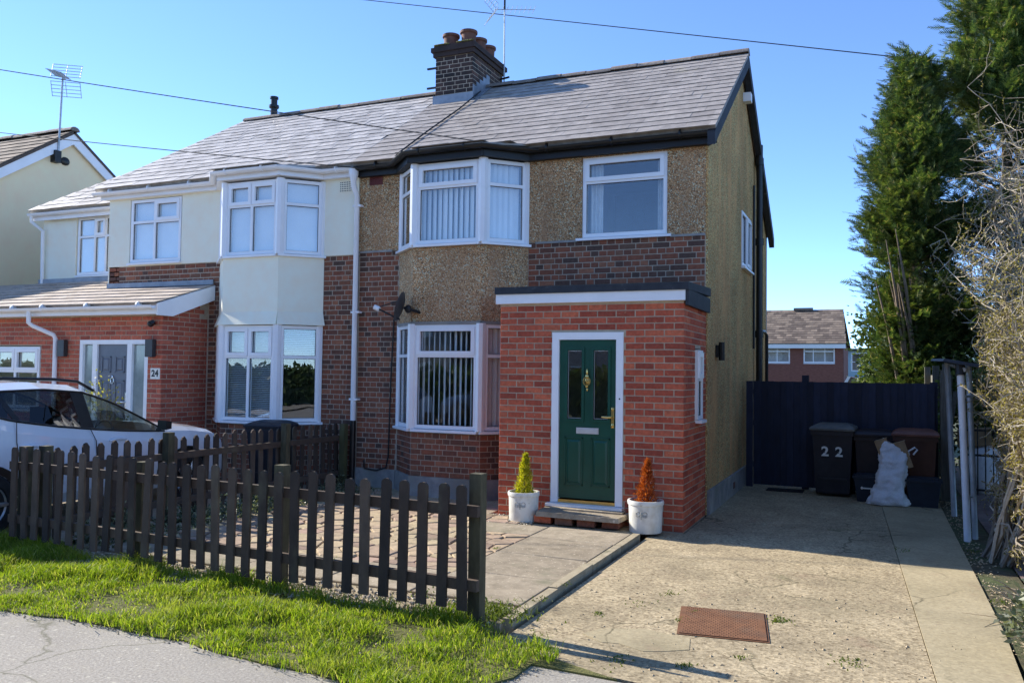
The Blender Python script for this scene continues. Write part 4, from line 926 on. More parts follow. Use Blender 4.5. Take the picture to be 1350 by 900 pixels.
re = MB(); slope_slab(re, [(-13.42, eY, eZ), (-10.3, eY, eZ), (-10.0, eyr, eR), (-11.95, eyr, eR)]); slope_slab(re, [(-10.3, 6.2, 4.3), (-13.42, 6.2, 4.3), (-11.95, eyr, eR), (-10.0, eyr, eR)])
re.add([(-13.42, eY, eZ), (-11.95, eyr, eR), (-13.42, 6.2, 4.3)], [(0, 1, 2)])
re = re.build('extension_roof', 'slate_24', G)
slates(re, (-13.42, eY-.04, eZ-.03), (1, 0, 0), ev, 13, .209, .31, lambda v: [(1.47*min(1, v/ev.length), 3.1)], 'slate_24', 68, jitter=1.8)
ridge_tiles(re, (-11.9, eyr, eR+.03), (-10.75, eyr, eR+.03))
eave2 = [(-10.5, -.12), (-7.9, -.12), (-7.44, -.6), (-6.25, -.6), (-5.8, -.12), (XP-.02, -.12)]
ribbon(eave2, 4.66, 4.81).build('fascia', 'white_paint', G)
MB().prism([(x, y+.005, 4.665) for x, y in eave2]+[(XP-.02, .02, 4.665), (-10.45, .02, 4.665)], (0, 0, .02)).build('soffit', 'white_paint', G)
gutter([(-10.6, -.182, 4.77), (-7.92, -.182, 4.775), (-7.46, -.662, 4.778), (-6.23, -.662, 4.78), (-5.77, -.182, 4.78), (XP+.02, -.182, 4.775)]).build('gutter', 'white_paint', G, smooth=True)
for x in (-10.2, -9.3, -8.4, -7.2, -6.5, -5.5):
    MB().lathe([(.063, -.014), (.063, .014)], (x, -.662 if -7.4 < x < -6.3 else -.182, 4.777), 12, (1, 0, 0)).build('gutter_bracket', 'white_paint', G)
ribbon([(-13.4, .76), (-10.42, .76)], 4.62, 4.78).build('fascia', 'white_paint', G)
gutter([(-13.45, .7, 4.75), (-10.42, .7, 4.755)]).build('gutter', 'white_paint', G, smooth=True)
MB().tube([(-13.38, .7, 4.72), (-13.38, .7, 4.6), (-13.2, .82, 4.42), (-13.2, .84, 3.3)], .035, 8).build('downpipe', 'white_paint', G)
# shared downpipe at the party line
MB().lathe([(.04, 4.56), (.07, 4.66), (.075, 4.76)], (XP, -.18, 0), 12).build('hopper', 'white_paint', G)
MB().tube([(XP, -.18, 4.6), (XP-.0, -.17, 4.5), (XP, -.075, 4.36), (XP, -.07, 1.0)], .04, 10).build('downpipe', 'white_paint', G, smooth=True)
MB().tube([(XP, -.07, 1.0), (XP, -.07, .02)], .042, 10).build('downpipe_foot', 'black_plastic', G, smooth=True)
for z in (4.2, 2.6, 1.3): MB().box((XP-.06, -.1, z), (XP+.08, -.0, z+.03)).build('pipe_clip', 'white_paint', G)
vg = MB().fbox(F2, Y_(-5.55), Y_(-5.32), 4.45, 4.63, .02, .03).build('air_vent', 'render', G); vh = MB()
for i in range(5):
    for j in range(7): vh.fbox(F2, Y_(-5.54)+j*.031, Y_(-5.54)+j*.031+.018, 4.465+i*.032, 4.48+i*.032, .028, .0315)
vh.build('vent_hole', 'black_plastic', vg)
MB().lathe([(.07, 6.75), (.07, 6.98), (.1, 7.0), (.1, 7.05), (.065, 7.06), (.065, 7.18), (.085, 7.18), (.085, 7.22)], (-9.15, YR, 0), 12).build('flue_pipe', 'black_plastic', G, smooth=True)
# lean-to porch
QY = -.95; QF = Fr((-14.6, QY), (-8.12, QY)); QS = Fr((-8.12, QY), (-8.12, 0)); Q = lambda x: x+14.6
dh = (Q(-9.9), Q(-8.41), .08, 2.18); wh = (Q(-12.6), Q(-10.81), 1.02, 2.09)
qw = panel(MB(), QF, 0, 6.471, -.05, 2.6, [dh, wh], -.2, -.006); panel(qw, QS, .009, .95, -.05, 2.6, [], -.2, -.006)
qw.prism([QS.p(.012, 2.6, -.0065), QS.p(.95, 2.6, -.0065), QS.p(.95, 2.92, -.0065)], QS.N*-.19)
qw.box((-14.5, 2.0, 0), (-8.4, 2.1, 3.3)); qw.box((-14.4, -.7, 2.58), (-8.35, .86, 2.59))
porch2 = qw.build('porch', 'mortar_pale', G)
qf, qs = inset(QF, -.006), inset(QS, -.006)
s1 = lay_bricks(qf, 2.0, 6.48, 0, 2.55, 'stretcher', [dh, wh]); s2 = lay_bricks(qs, 0, .95, 0, 2.55, 'stretcher', phase=1)
s3 = [(qs, (a+.95)/2, z, .95-a-.01) for z, a in ()]
for r in range(34, 39):
    z = r*.075+.0375; u0 = max(0, (z-2.56)/.33+.02)
    s2 += [(qs, u, z, .215) for u in np.arange(u0+.11+(.1 if r % 2 else 0), .86, .225)]
allb = sorted(s1+s2, key=lambda s: -(s[2] > .9)*10+(s[0].p(s[1], s[2])-CAMP).length)
put_bricks(allb, 'brick_24', porch2, 298)
lt = MB(); slope_slab(lt, [(-14.8, -1.2, 2.72), (-7.98, -1.2, 2.72), (-7.98, -.005, 3.1), (-14.8, -.005, 3.1)], .03); slope_slab(lt, [(-14.8, -.005, 3.1), (XL-.02, -.005, 3.1), (XL-.02, .875, 3.38), (-14.8, .875, 3.38)], .03)
lt = lt.build('porch_roof', 'tile_24', G); lv = Vector((0, 1.195, .38))
slates(lt, (-14.8, -1.25, 2.705), (1, 0, 0), lv, 5, .26, .3, lambda v: [(1.5, 6.82)], 'tile_24', 120, 'roof_tile', .3, .016, .003)
slates(lt, (-14.8, .0, 3.102), (1, 0, 0), lv, 3, .29, .3, lambda v: [(1.5, 4.4)], 'tile_24', 60, 'roof_tile', .3, .016, .003)
MB().box((-10.4, -.04, 3.12), (-8.0, -.012, 3.2)).box((-13.3, .83, 3.36), (XL-.02, .878, 3.46)).build('lead_flashing', 'lead', lt)
MB().box((-14.8, -1.18, 2.56), (-8.0, -1.15, 2.7)).build('fascia', 'white_paint', porch2)
MB().box((-14.8, -1.14, 2.565), (-8.13, -.96, 2.58)).build('soffit', 'white_paint', porch2)
MB().prism([(-7.99, -1.2, 2.54), (-7.99, -.9, 2.54), (-7.99, -.02, 2.86), (-7.99, -.02, 3.1), (-7.99, -1.2, 2.72)], (.03, 0, 0)).build('barge_board', 'white_paint', porch2)
gutter([(-14.8, -1.25, 2.68), (-8.0, -1.25, 2.685)]).build('gutter', 'white_paint', G, smooth=True)
for x in (-12, -11.1, -10.4, -9.4, -8.3): MB().lathe([(.062, -.014), (.062, .014)], (x, -1.25, 2.685), 12, (1, 0, 0)).build('gutter_bracket', 'white_paint', G)
MB().tube([(-10.72, -1.25, 2.65), (-10.72, -1.25, 2.45), (-10.68, -1.2, 2.4), (-10.42, -1.02, 2.26), (-10.4, -1.0, 2.2), (-10.4, -1.0, .05)], .036, 10).build('downpipe', 'white_paint', G, smooth=True)
window(G, QF, Q(-12.58), Q(-10.83), 1.04, 2.07, (1, 1, 1), .4, {('*', 1)}, True, .0, .05)
# door with side lights
df = MB(); a, b = Q(-9.9), Q(-8.41); m1, m2 = Q(-9.56), Q(-8.8)
for u0, u1 in ((a, a+.07), (m1-.05, m1+.05), (m2-.05, m2+.05), (b-.07, b)): df.fbox(QF, u0, u1, .08, 2.11, -.09, -.005)
df.fbox(QF, a, b, 2.11, 2.18, -.09, -.005); dfo2 = df.build('door_frame', 'upvc', G)
for u0, u1 in ((a+.07, m1-.05), (m2+.05, b-.07)): MB().fbox(QF, u0, u1, .09, 2.1, -.06, -.05).build('pane', 'glass_frost', dfo2)
d2 = MB().fbox(QF, m1+.05, m2-.05, .1, 2.11, -.08, -.04).build('front_door', 'greydoor', G)
dc = (m1+m2)/2
for u0, u1, z0, z1 in ((dc-.25, dc-.05, 1.66, 1.92), (dc+.05, dc+.25, 1.66, 1.92), (dc-.25, dc-.05, .8, 1.54), (dc+.05, dc+.25, .8, 1.54), (dc-.25, dc-.05, .25, .7), (dc+.05, dc+.25, .25, .7)):
    m_ = MB()
    for r in ((u0, u1, z0, z0+.016), (u0, u1, z1-.016, z1), (u0, u0+.016, z0, z1), (u1-.016, u1, z0, z1)): m_.fbox(QF, *r, -.04, -.028)
    m_.hexa([QF.p(u0+.035, z0+.035, -.04), QF.p(u1-.035, z0+.035, -.04), QF.p(u1-.035, z1-.035, -.04), QF.p(u0+.035, z1-.035, -.04), QF.p(u0+.055, z0+.055, -.026), QF.p(u1-.055, z0+.055, -.026), QF.p(u1-.055, z1-.055, -.026), QF.p(u0+.055, z1-.055, -.026)]); m_.build('panel', 'greydoor', d2)
MB().tube([QF.p(dc+.035*math.cos(t), 1.53+.045*math.sin(t), -.025) for t in np.linspace(0, 2*math.pi, 15)], .008, 6).ell(QF.p(dc, 1.59, -.03), (.015, .015, .03)).build('knocker', 'chrome', d2, smooth=True)
MB().fbox(QF, m2-.1, m2-.06, 1.0, 1.35, -.04, -.03).tube([QF.p(m2-.08, 1.2, -.03), QF.p(m2-.08, 1.2, .03), QF.p(m2-.2, 1.2, .03)], .011, 8).build('door_handle', 'chrome', d2)
for x in (-10.23, -8.3): MB().fbox(QF, Q(x)-.06, Q(x)+.06, 1.93, 2.16, .0, .02).fbox(QF, Q(x)-.075, Q(x)+.075, 1.91, 2.18, .02, .09).build('wall_lamp', surf('grey_lamp', [(.3, g(.03)), (.7, g(.045))], 5, .4), G)
npl = MB().fbox(QF, Q(-8.33), Q(-8.14), 1.57, 1.74, .001, .012).build('number_plate', 'sticker', G); text_mesh('24', .14, 'numeral', QF, Q(-8.235), 1.655, .013, 'black_plastic', npl)
MB().ell(QF.p(Q(-8.3), 2.42, .06), (.05, .05, .05)).tube([QF.p(Q(-8.3), 2.43, 0), QF.p(Q(-8.22), 2.45, .1)], .03, 8).build('security_camera', 'black_plastic', G, smooth=True)

# ------------------------------------------------------------ cream house at the far left (gable end towards us)
CX = -15.5
K = thing('cream_house', 'yellow-cream house with plain gable end at the far left edge', 'house', (-19, 3.2, 0))
cy, cz, sl_k = 3.2, 7.3, .68; hw = 3.95; ez = cz-hw*sl_k
MB().prism([(CX, cy-hw+.25, 0), (CX, cy+hw-.25, 0), (CX, cy+hw-.25, ez+.05), (CX, cy, cz-.13), (CX, cy-hw+.25, ez+.05)], (-9, 0, 0)).build('wall', 'render_y', K)
rk = MB(); slope_slab(rk, [(-25, cy-hw, ez), (CX+.12, cy-hw, ez), (CX+.12, cy, cz), (-25, cy, cz)]); slope_slab(rk, [(CX+.12, cy+hw, ez), (-25, cy+hw, ez), (-25, cy, cz), (CX+.12, cy, cz)])
rk = rk.build('roof', 'tile_brown', K)
kv = Vector((0, hw, hw*sl_k)); slates(rk, (-20.3, cy-hw, ez), (1, 0, 0), kv, 16, .3, .3, lambda v: [(0, 4.92)], 'tile_brown', 0, 'roof_tile', .5, .018)
ridge_tiles(rk, (-20.3, cy, cz+.05), (CX+.14, cy, cz+.05), 'ridge', .4, .13)
for sg in (-1, 1):
    y1, z1 = cy+sg*hw, ez
    MB().hexa([(CX+.06, y1, z1-.3), (CX+.1, y1, z1-.3), (CX+.1, cy, cz-.32), (CX+.06, cy, cz-.32), (CX+.06, y1, z1-.06), (CX+.1, y1, z1-.06), (CX+.1, cy, cz-.07), (CX+.06, cy, cz-.07)]).build('barge_board', 'white_paint', K)
MB().ell((CX+.02, 3.05, 6.55), (.05, .12, .1)).build('wall_vent', 'black_plastic', K)

def aerial(name, label, base, top, boom, n=8, grid=True, s=1.0):
    t = thing(name, label, 'aerial', base); b, tp = Vector(base), Vector(top)
    MB().tube([b, tp], .022*s, 8).build('mast', 'galv', t)
    bd = Vector(boom).normalized(); sd = bd.cross(Vector((0, 0, 1))).normalized(); L = Vector(boom).length
    MB().tube([tp-bd*.25*L, tp+bd*.75*L], .012*s, 6).build('boom', 'galv', t)
    for i in range(n):
        p = tp+bd*L*(-.05+.78*i/(n-1)); r = .16*s
        MB().tube([p-sd*r-Vector((0, 0, .03)), p, p+sd*r+Vector((0, 0, .03))], .007*s, 5).build('element', 'galv', t)
    if grid:
        c = tp-bd*.22*L
        for sg in (1, -1):
            gm = MB(); a = Vector((0, 0, sg)); 
            for k in range(5):
                o_ = c+a*(.06+.075*k)*s-bd*.04*k; gm.tube([o_-sd*.3*s, o_+sd*.3*s], .008*s, 5)
            for q in (-1, 0, 1): gm.tube([c+a*.05*s+sd*.3*s*q, c+a*.37*s-bd*.17+sd*.3*s*q], .008*s, 5)
            gm.build('reflector_grid', 'galv', t)
    return t
aerial('tv_aerial', 'grid television aerial on tall mast fixed to cream gable wall', (CX+.12, 2.78, 6.5), (CX+.14, 2.82, 8.45), (.55, -.75, -.1), 9, True, 1.05)
MB_b = MB().box((CX+.0, 2.68, 6.45), (CX+.16, 2.84, 6.72))
o = MB_b.build('aerial_bracket', 'iron', bpy.data.objects['tv_aerial'])
aerial('tv_aerial', 'thin mast with small television aerial clamped to the brick chimney', (-4.32, 3.3, 6.9), (-4.33, 3.3, 8.45), (.6, .5, .1), 8, True, .62)
for a, b in (((-4.4, 3.3, 7.0), (-4.25, 3.3, 7.0)), ((-4.4, 3.3, 7.15), (-4.2, 3.25, 7.15)), ((-4.33, 3.3, 8.45), (-4.33, 3.3, 8.75))): MB().tube([a, b], .02, 6).build('mast_clamp', 'iron', bpy.data.objects['tv_aerial.001'])
# satellite dish
sd = thing('satellite_dish', 'dark grey satellite dish on bay corner above the ground-floor window', 'dish', (-4.1, -.45, 2.6))
c = Vector((-4.02, -.66, 2.62)); ax = Vector((-.93, -.3, .28)).normalized()
MB().lathe([(.001, 0), (.08, .006), (.15, .022), (.205, .044), (.21, .052), (.15, .032), (.08, .014), (.001, .008)], c, 24, ax, cap=False).build('reflector', 'dish', sd, smooth=True)
MB().tube([c-ax*.02, c-ax*.12, (-3.86, -.47, 2.56)], .022, 8).ell(c-ax*.08, (.05, .05, .06)).build('bracket', 'iron', sd)
MB().tube([c+Vector((0, 0, -.18))+ax*.04, c+ax*.36+Vector((0, 0, -.12))], .012, 6).tube([c+Vector((0, 0, .1))+ax*.02, c+ax*.36+Vector((0, 0, -.1))], .008, 6).build('arm', 'iron', sd)
MB().tube([c+ax*.34+Vector((0, 0, -.12)), c+ax*.42+Vector((0, 0, -.11))], .035, 10).build('receiver_head', 'upvc', sd)
# overhead cables
def cable(label, a, b, sag, r=.008, n=28):
    a, b = Vector(a), Vector(b); P = [a+(b-a)*(i/n)-Vector((0, 0, sag*4*(i/n)*(1-i/n))) for i in range(n+1)]
    o = MB().tube(P, r, 5).build('overhead_cable', 'cable'); tag(o, label, 'cable', 'overhead telephone cables')
cable('overhead cable crossing the sky above the chimney to the conifers', (-21.74, 14.53, 16.88), (3.34, 9.60, 8.61), .0, .013)
cable('overhead cable from the left edge over the long pale roof to the right-hand eaves', (-27.5, -3.5, 10.4), (-2.2, -.25, 4.74), .15)
cable('lower overhead cable from the left edge to the eaves beside the white downpipe', (-27, -.6, 8.7), (-4.95, -.25, 4.72), .12)

# ------------------------------------------------------------ far houses beyond the gate
def far_house():
    B_ = thing('far_brick_house', 'brown-tiled brick house seen beyond the dark blue gate', 'house', (-5, 39, -1.9))
    y0 = 35; xr = .46; xl = -14; ze = 3.42
    f = Fr((xl, y0), (xr, y0)); W = [(-4.2-xl, -2.12-xl, 2.42, 3.33), (-1.46-xl, .06-xl, 2.42, 3.33), (-9-xl, -7-xl, 2.42, 3.33)]
    mw_ = surf('far_brick', [(.3, (.16, .06, .045)), (.7, (.25, .1, .07))], 6, .9, .3, 20, .01, stretch=(1, 1, 3.5))
    panel(MB(), f, 0, xr-xl, -1.95, ze, W, -.3, 0).build('wall', mw_, B_)
    MB().box((xr-.3, y0+.01, -1.95), (xr, y0+8, ze)).box((xl, y0+4, -1.95), (xr-.31, y0+4.2, ze)).build('side_wall', mw_, B_)
    for a, b, c, d in W:
        w = window(B_, f, a, b, c, d, (.8, 1.1, .8), None, set(), True, -.03, .07)
        MB().fbox(f, a+.08, b-.08, c+.62*(d-c), c+.68*(d-c), -.1, -.005).build('transom', 'upvc', w)
        MB().fbox(f, a, b, c, d, -.5, -.45).build('curtain', 'curtain', w)
    r = MB(); slope_slab(r, [(xl, y0-.3, ze), (xr+.15, y0-.3, ze), (xr-.1, y0+3.2, 5.35), (xl, y0+3.2, 5.35)], .1); slope_slab(r, [(xr+.15, y0+8, ze), (xl, y0+8, ze), (xl, y0+3.2, 5.35), (xr-.1, y0+3.2, 5.35)], .1)
    r = r.build('roof', 'tile_brown', B_); v = Vector((0, 3.5, 5.35-ze))
    slates(r, (xl, y0-.35, ze-.02), (1, 0, 0), v, 15, .27, .3, lambda q: [(8.5, xr+.15-xl-.06*q)], 'tile_brown', 0, 'roof_tile', .6, .02)
    MB().box((xl, y0-.28, ze-.25), (xr+.12, y0-.24, ze-.02)).build('fascia', 'white_paint', B_)
    MB().box((-2.2, y0+3.0, 5.35), (-1.2, y0+3.4, 5.5)).build('ridge_vent', 'tile_brown', B_)
    MB().ell((-4.1, y0-.1, 2.4), (.25, .1, .25)).build('dish', 'upvc', B_)
far_house()
def blue_house():
    B_ = thing('far_blue_building', 'pale blue flat-roofed building between far brick house and conifers', 'building', (2, 54, -1.9))
    y0 = 50; f = Fr((-.4, y0), (5, y0)); W = [(.15, .55, 2.72, 3.35), (.85, 1.95, 2.1, 3.35)]
    panel(MB(), f, 0, 5.4, -1.9, 3.5, W, -.3, 0).build('wall', 'pale_blue', B_)
    MB().box((-.5, y0-.3, 3.5), (5.2, y0+6, 3.62)).build('roof', 'felt', B_)
    for a, b, c, d in W: window(B_, f, a, b, c, d, (1, 1) if b-a > .6 else (1,), .5, set(), False, -.02, .08)
    MB().box((-.4, y0+2, -1.9), (5, y0+2.2, 3.45)).build('back_wall', 'inside', B_)
    MB().fbox(f, 0, 5.4, 1.6, 1.75, 0, .1).build('band', 'lead', B_)
blue_house()
shd = thing('garden_shed', 'small garden shed roof with white gable trim behind the gate', 'shed', (1.6, 20, -1.0))
MB().box((1.0, 19.5, -1.1), (2.6, 21.5, 1.35)).build('wall', 'greywood', shd)
MB().prism([(.9, 19.4, 1.35), (1.15, 19.4, 1.75), (2.75, 19.4, 1.35)], (0, 2.2, 0)).build('roof', 'tile_brown', shd)
MB().hexa([(.86, 19.37, 1.3), (.96, 19.37, 1.3), (.96, 19.4, 1.3), (.86, 19.4, 1.3), (1.1, 19.37, 1.75), (1.2, 19.37, 1.75), (1.2, 19.4, 1.75), (1.1, 19.4, 1.75)]).build('trim', 'white_paint', shd)
# houses on the other side of the road (only in window reflections)
for i, x in enumerate((-22, -10, 2, 14)):
    B_ = thing('opposite_house', ('red brick house', 'cream house', 'brown brick house', 'pale house')[i]+' across the road, mirrored in the windows', 'house', (x, -30, 0))
    f = Fr((x+5.2, -26), (x-5.2, -26)); W = [(1, 3, .9, 2.2), (6.6, 9, .9, 2.2), (1, 3, 3.4, 4.6), (6.6, 9, 3.4, 4.6), (4.2, 5.4, .05, 2.1)]
    panel(MB(), f, 0, 10.4, 0, 5.1, W, -.25, 0).build('wall', ('plinth', 'greydoor', 'plinth', 'greydoor')[i], B_)
    MB().box((x-5.2, -34, 0), (x+5.2, -28, 5.0)).build('rear', 'inside', B_)
    r = MB(); slope_slab(r, [(x+5.4, -25.6, 5.0), (x-5.4, -25.6, 5.0), (x-5.4, -30, 7.9), (x+5.4, -30, 7.9)]); slope_slab(r, [(x-5.4, -34.4, 5.0), (x+5.4, -34.4, 5.0), (x+5.4, -30, 7.9), (x-5.4, -30, 7.9)]); r.build('roof', 'tile_brown', B_)
    for a, b, c, d in W: window(B_, f, a, b, c, d, (1, 1), .3, set(), False, -.05, .08)

# ------------------------------------------------------------ picket fences
def picket_mesh(w, h, t, kind):
    mb = MB(); prof = [(-w/2, 0), (w/2, 0), (w/2, h-w*.42)]
    if kind == 'round': prof += [(w/2*math.cos(a), h-w*.42+w*.42*math.sin(a)) for a in np.linspace(.3, math.pi-.3, 7)]
    else: prof += [(w*.25, h), (-w*.1, h+.008)]
    prof += [(-w/2, h-w*.42)]
    mb.prism([(x, 0, z) for x, z in prof], (0, t, 0)); me = bpy.data.meshes.new('picket'); me.from_pydata(mb.v, [], mb.f); me.materials.append(M['wood'])
    bm = bmesh.new(); bm.from_mesh(me); bmesh.ops.recalc_face_normals(bm, faces=bm.faces); bm.to_mesh(me); bm.free(); return me
def fence(name, label, A, B_, n, zb, h, posts, railz, back, group=None, kind='round', w=.079):
    f = Fr(A, B_); t = thing(name, label, 'fence', ((A[0]+B_[0])/2, (A[1]+B_[1])/2, 0), group)
    mes = [picket_mesh(w*s, h+dh, .02, kind) for s, dh in ((1, 0), (.96, .008), (1.03, -.008))]
    for i in range(n):
        u = f.L*(i+.5)/n+random.gauss(0, .004); lean = random.gauss(0, .012)
        P = f.p(u, zb+random.uniform(-.012, .012), .022 if back > 0 else -.002)
        shared(random.choice(mes), 'picket', t, P, (random.gauss(0, .012), lean, f.ang))
    for z in railz:
        d0, d1 = (-.042, -.002) if back > 0 else (.022, .062)
        if back < 0: d0, d1 = -.065, -.024
        MB().fbox(f, -.02, f.L+.02, z-.038, z+.038, d0, d1).build('rail', 'wood', t)
    for u, ht in posts:
        d0, d1 = (-.13, -.043) if back > 0 else (-.155, -.066)
        m_ = MB(); m_.fbox(f, u-.045, u+.045, -.03, ht, d0, d1); m_.build('post', 'post_wood', t)
    return t
ft = fence('picket_fence', 'weathered dark picket fence with rounded tops along the grass verge', (-5.62, -5.15), (-.545, -5.46), 31, .13, .84, [(.1, .98), (1.72, .93), (3.3, 1.0), (5.06, 1.05)], (.3, .8), 1)
fs = fence('picket_fence', 'dark picket fence running from the verge to the house beside the white car', (-5.42, -.08), (-5.52, -4.98), 30, .05, .9, [(.06, .95), (1.36, 1.02), (3.36, 1.02), (4.86, .98)], (.22, .74), -1, kind='chamfer', w=.078)

# ------------------------------------------------------------ parked car
def make_car(name, label, paint, origin, ang, cat='car'):
    t = thing(name, label, cat, origin); T0 = Vector(origin); ca, sa = math.cos(ang), math.sin(ang)
    def W(x, s, z):   # car: x right, s forward
        return (T0.x+x*ca-(s-2.1)*sa, T0.y+x*sa+(s-2.1)*ca, T0.z+z)
    S_ = [.24, .3, .46, .74, 1.1, 1.6, 2.1, 2.5, 2.85, 3.15, 3.6, 4.05, 4.34, 4.44]
    tab = dict(zb=[.9, 1.0, 1.2, 1.27, 1.17, 1.09, 1.03, .99, .965, .95, .93, .87, .74, .58], w=[.62, .74, .85, .89, .9, .9, .9, .9, .9, .89, .88, .83, .72, .55],
               zr=[1.0, 1.14, 1.36, 1.44, 1.475, 1.49, 1.45, 1.32, 1.15, 1.0, .98, .92, .79, .63], wr=[.5, .56, .6, .615, .62, .63, .645, .67, .705, .74, .72, .66, .55, .4],
               zt=[1.02, 1.2, 1.44, 1.53, 1.565, 1.575, 1.54, 1.4, 1.2, 1.05, 1.03, .97, .84, .67])
    st = np.unique(np.concatenate([np.linspace(.24, 4.44, 35), [.7, 3.15]])); I = {k: np.interp(st, S_, v) for k, v in tab.items()}
    rings = []
    for i, s in enumerate(st):
        w_, zb, zr, wr, zt = (I[k][i] for k in ('w', 'zb', 'zr', 'wr', 'zt'))
        lo = .24
        rings.append([(w_*.9, lo), (w_*.985, .36), (w_*1.0, .62), (w_*.985, zb-.12), (w_*.955, zb), (wr, zr), (wr*.62, zt-.012), (0, zt)])
    body = MB(); gl = {(k, q): MB() for k in ('glass_car', 'glass_dark', 'screen', 'back') for q in (1, -1)}
    def quadr(mb, i, j, sg):
        a, b, c, d = rings[i][j], rings[i+1][j], rings[i+1][j+1], rings[i][j+1]
        mb.quad(W(sg*a[0], st[i], a[1]), W(sg*b[0], st[i+1], b[1]), W(sg*c[0], st[i+1], c[1]), W(sg*d[0], st[i], d[1]))
    for sg in (1, -1):
        for i in range(len(st)-1):
            sm = (st[i]+st[i+1])/2
            for j in range(7):
                if j == 4 and .7 < sm < 3.15: quadr(gl['glass_car' if sm > 2.0 else 'glass_dark', sg], i, j, sg)
                elif j in (5, 6) and 2.2 < sm < 3.15: quadr(gl['screen', 1], i, j, sg)
                elif j in (5, 6) and sm < .5 and sm > .28: quadr(gl['back', 1], i, j, sg)
                else: quadr(body, i, j, sg)
    for s_i in (0, -1):
        R_ = rings[s_i]; body.add([W(x, st[s_i], z) for x, z in R_]+[W(-x, st[s_i], z) for x, z in reversed(R_)], [tuple(range(16))])
    bo = body.build('body', paint, t, smooth=50)
    for k, mt, nm in (('glass_car', 'glass_car', 'front_window'), ('glass_dark', 'glass_dark', 'rear_window'), ('screen', 'glass_car', 'windscreen'), ('back', 'glass_dark', 'back_window')):
        for q in (1, -1):
            if gl[k, q].v: gl[k, q].build(nm, mt, t, smooth=50)
    ix = lambda s, k: float(np.interp(s, S_, tab[k]))
    def side(s, f, off=.006): # point on the glass band: f=0 belt, 1 roof edge
        w_, zb, zr, wr = ix(s, 'w')*.955, ix(s, 'zb'), ix(s, 'zr'), ix(s, 'wr'); return (w_+(wr-w_)*f+off, s, zb+(zr-zb)*f)
    for sg in (1, -1):
        for s0, s1, l in ((1.93, 2.1, 0), (1.12, 1.2, -.12)):   # pillars
            m_ = MB(); n = 4
            for k in range(n):
                q = [side(a+l*f, f) for a, f in ((s0, k/n), (s1, k/n), (s1, (k+1)/n), (s0, (k+1)/n))]; m_.quad(*[W(sg*x, s, z) for x, s, z in q])
            m_.build('pillar', 'black_plastic', t)
        ro = MB(); ro.tube([W(sg*(ix(s, 'wr')+.006), s, ix(s, 'zr')-.005) for s in np.linspace(.7, 3.14, 22)], .013, 5); ro.tube([W(sg*(ix(s, 'w')*.955+.004), s, ix(s, 'zb')) for s in np.linspace(.7, 3.14, 22)], .012, 5); ro.build('window_trim', 'black_plastic', t)
        rl = [W(sg*.56, s, ix(s, 'zt')+h) for s, h in ((.62, -.0), (.72, .035), (1.2, .04), (1.8, .035), (2.1, .03), (2.32, .0))]
        MB().tube(rl, .018, 6).build('roof_rail', 'black_plastic', t)
        m_ = MB(); mo = len(m_.v); m_.box((-.08, -.045, -.05), (.09, .04, .065)); m_.v = [(x, y-.25*x*(1 if x > 0 else 0), z*(1-.25*(y > 0))) for x, y, z in m_.v]
        m_.v = [W(sg*(.99+x), 3.02+y, 1.03+z) for x, y, z in m_.v]; m_.tube([W(sg*.87, 3.02, .97), W(sg*.97, 3.0, 1.02)], .03, 6); m_.build('wing_mirror', 'black_plastic', t, smooth=True)
        for s0 in (1.18, 2.28):
            m_ = MB(); m_.tube([W(sg*(.905), s0+x, .885+.02*math.sin(x/.24*3.14)) for x in np.linspace(0, .24, 7)], [.01, .017, .018, .018, .018, .017, .01], 8); m_.build('door_handle', paint, t, smooth=True)
        sm_ = MB()
        for pts in ([(1.12, 1.16), (1.13, .95), (1.2, .62), (1.24, .4)], [(2.02, 1.03), (2.1, .9), (2.12, .6), (2.1, .38)], [(3.1, .94), (3.06, .7), (3.0, .4)]):
            sm_.tube([W(sg*(ix(s, 'w')*1.0+.001), s, z) for s, z in pts], .005, 4)
        sm_.build('door_gap', 'black_plastic', t)
        MB().tube([W(sg*(.905), s, .62) for s in (1.25, 2.9)], .008, 5).box((0, 0, 0), (0, 0, 0)).build('side_trim', 'black_plastic', t)
        for s0 in (.82, 3.5):
            ar = MB(); n = 16
            for k in range(n):
                a0, a1 = math.pi*k/n, math.pi*(k+1)/n
                q = [(s0+r*math.cos(a), .32+r*math.sin(a)) for r, a in ((.34, a0), (.42, a0), (.42, a1), (.34, a1))]; ar.quad(*[W(sg*(ix(s, 'w')+.008), s, z) for s, z in q])
            ar.build('wheel_arch', 'black_plastic', t)
            dk = MB(); q = [W(sg*(ix(s0, 'w')+.004), s0+.345*math.cos(a), max(.2, .32+.345*math.sin(a))) for a in np.linspace(-.3, math.pi+.3, 20)]; dk.add(q, [tuple(range(20))]); dk.build('arch_liner', 'iron', t)
            c0, axv = W(sg*.73, s0, .33), (ca*sg, sa*sg, 0)
            wl = MB().lathe([(.19, 0), (.3, .0), (.33, .03), (.335, .1), (.33, .17), (.3, .2), (.22, .205), (.21, .19)], c0, 28, axv, cap=False).build('wheel', 'rubber', t, smooth=True)
            rm = MB().lathe([(.001, .17), (.05, .18), (.06, .185), (.06, .17)], c0, 16, axv); A_ = Vector(axv); X_ = Vector((-sa, ca, 0))
            for k in range(5):
                a = 2*math.pi*k/5; dv = X_*math.cos(a)+Vector((0, 0, math.sin(a))); rm.tube([Vector(c0)+A_*.18+dv*.04, Vector(c0)+A_*.19+dv*.22], [.03, .02], 6)
            rm.lathe([(.2, .17), (.225, .2), (.235, .2), (.235, .16)], c0, 28, axv, cap=False); rm.build('rim', 'alloy', wl)
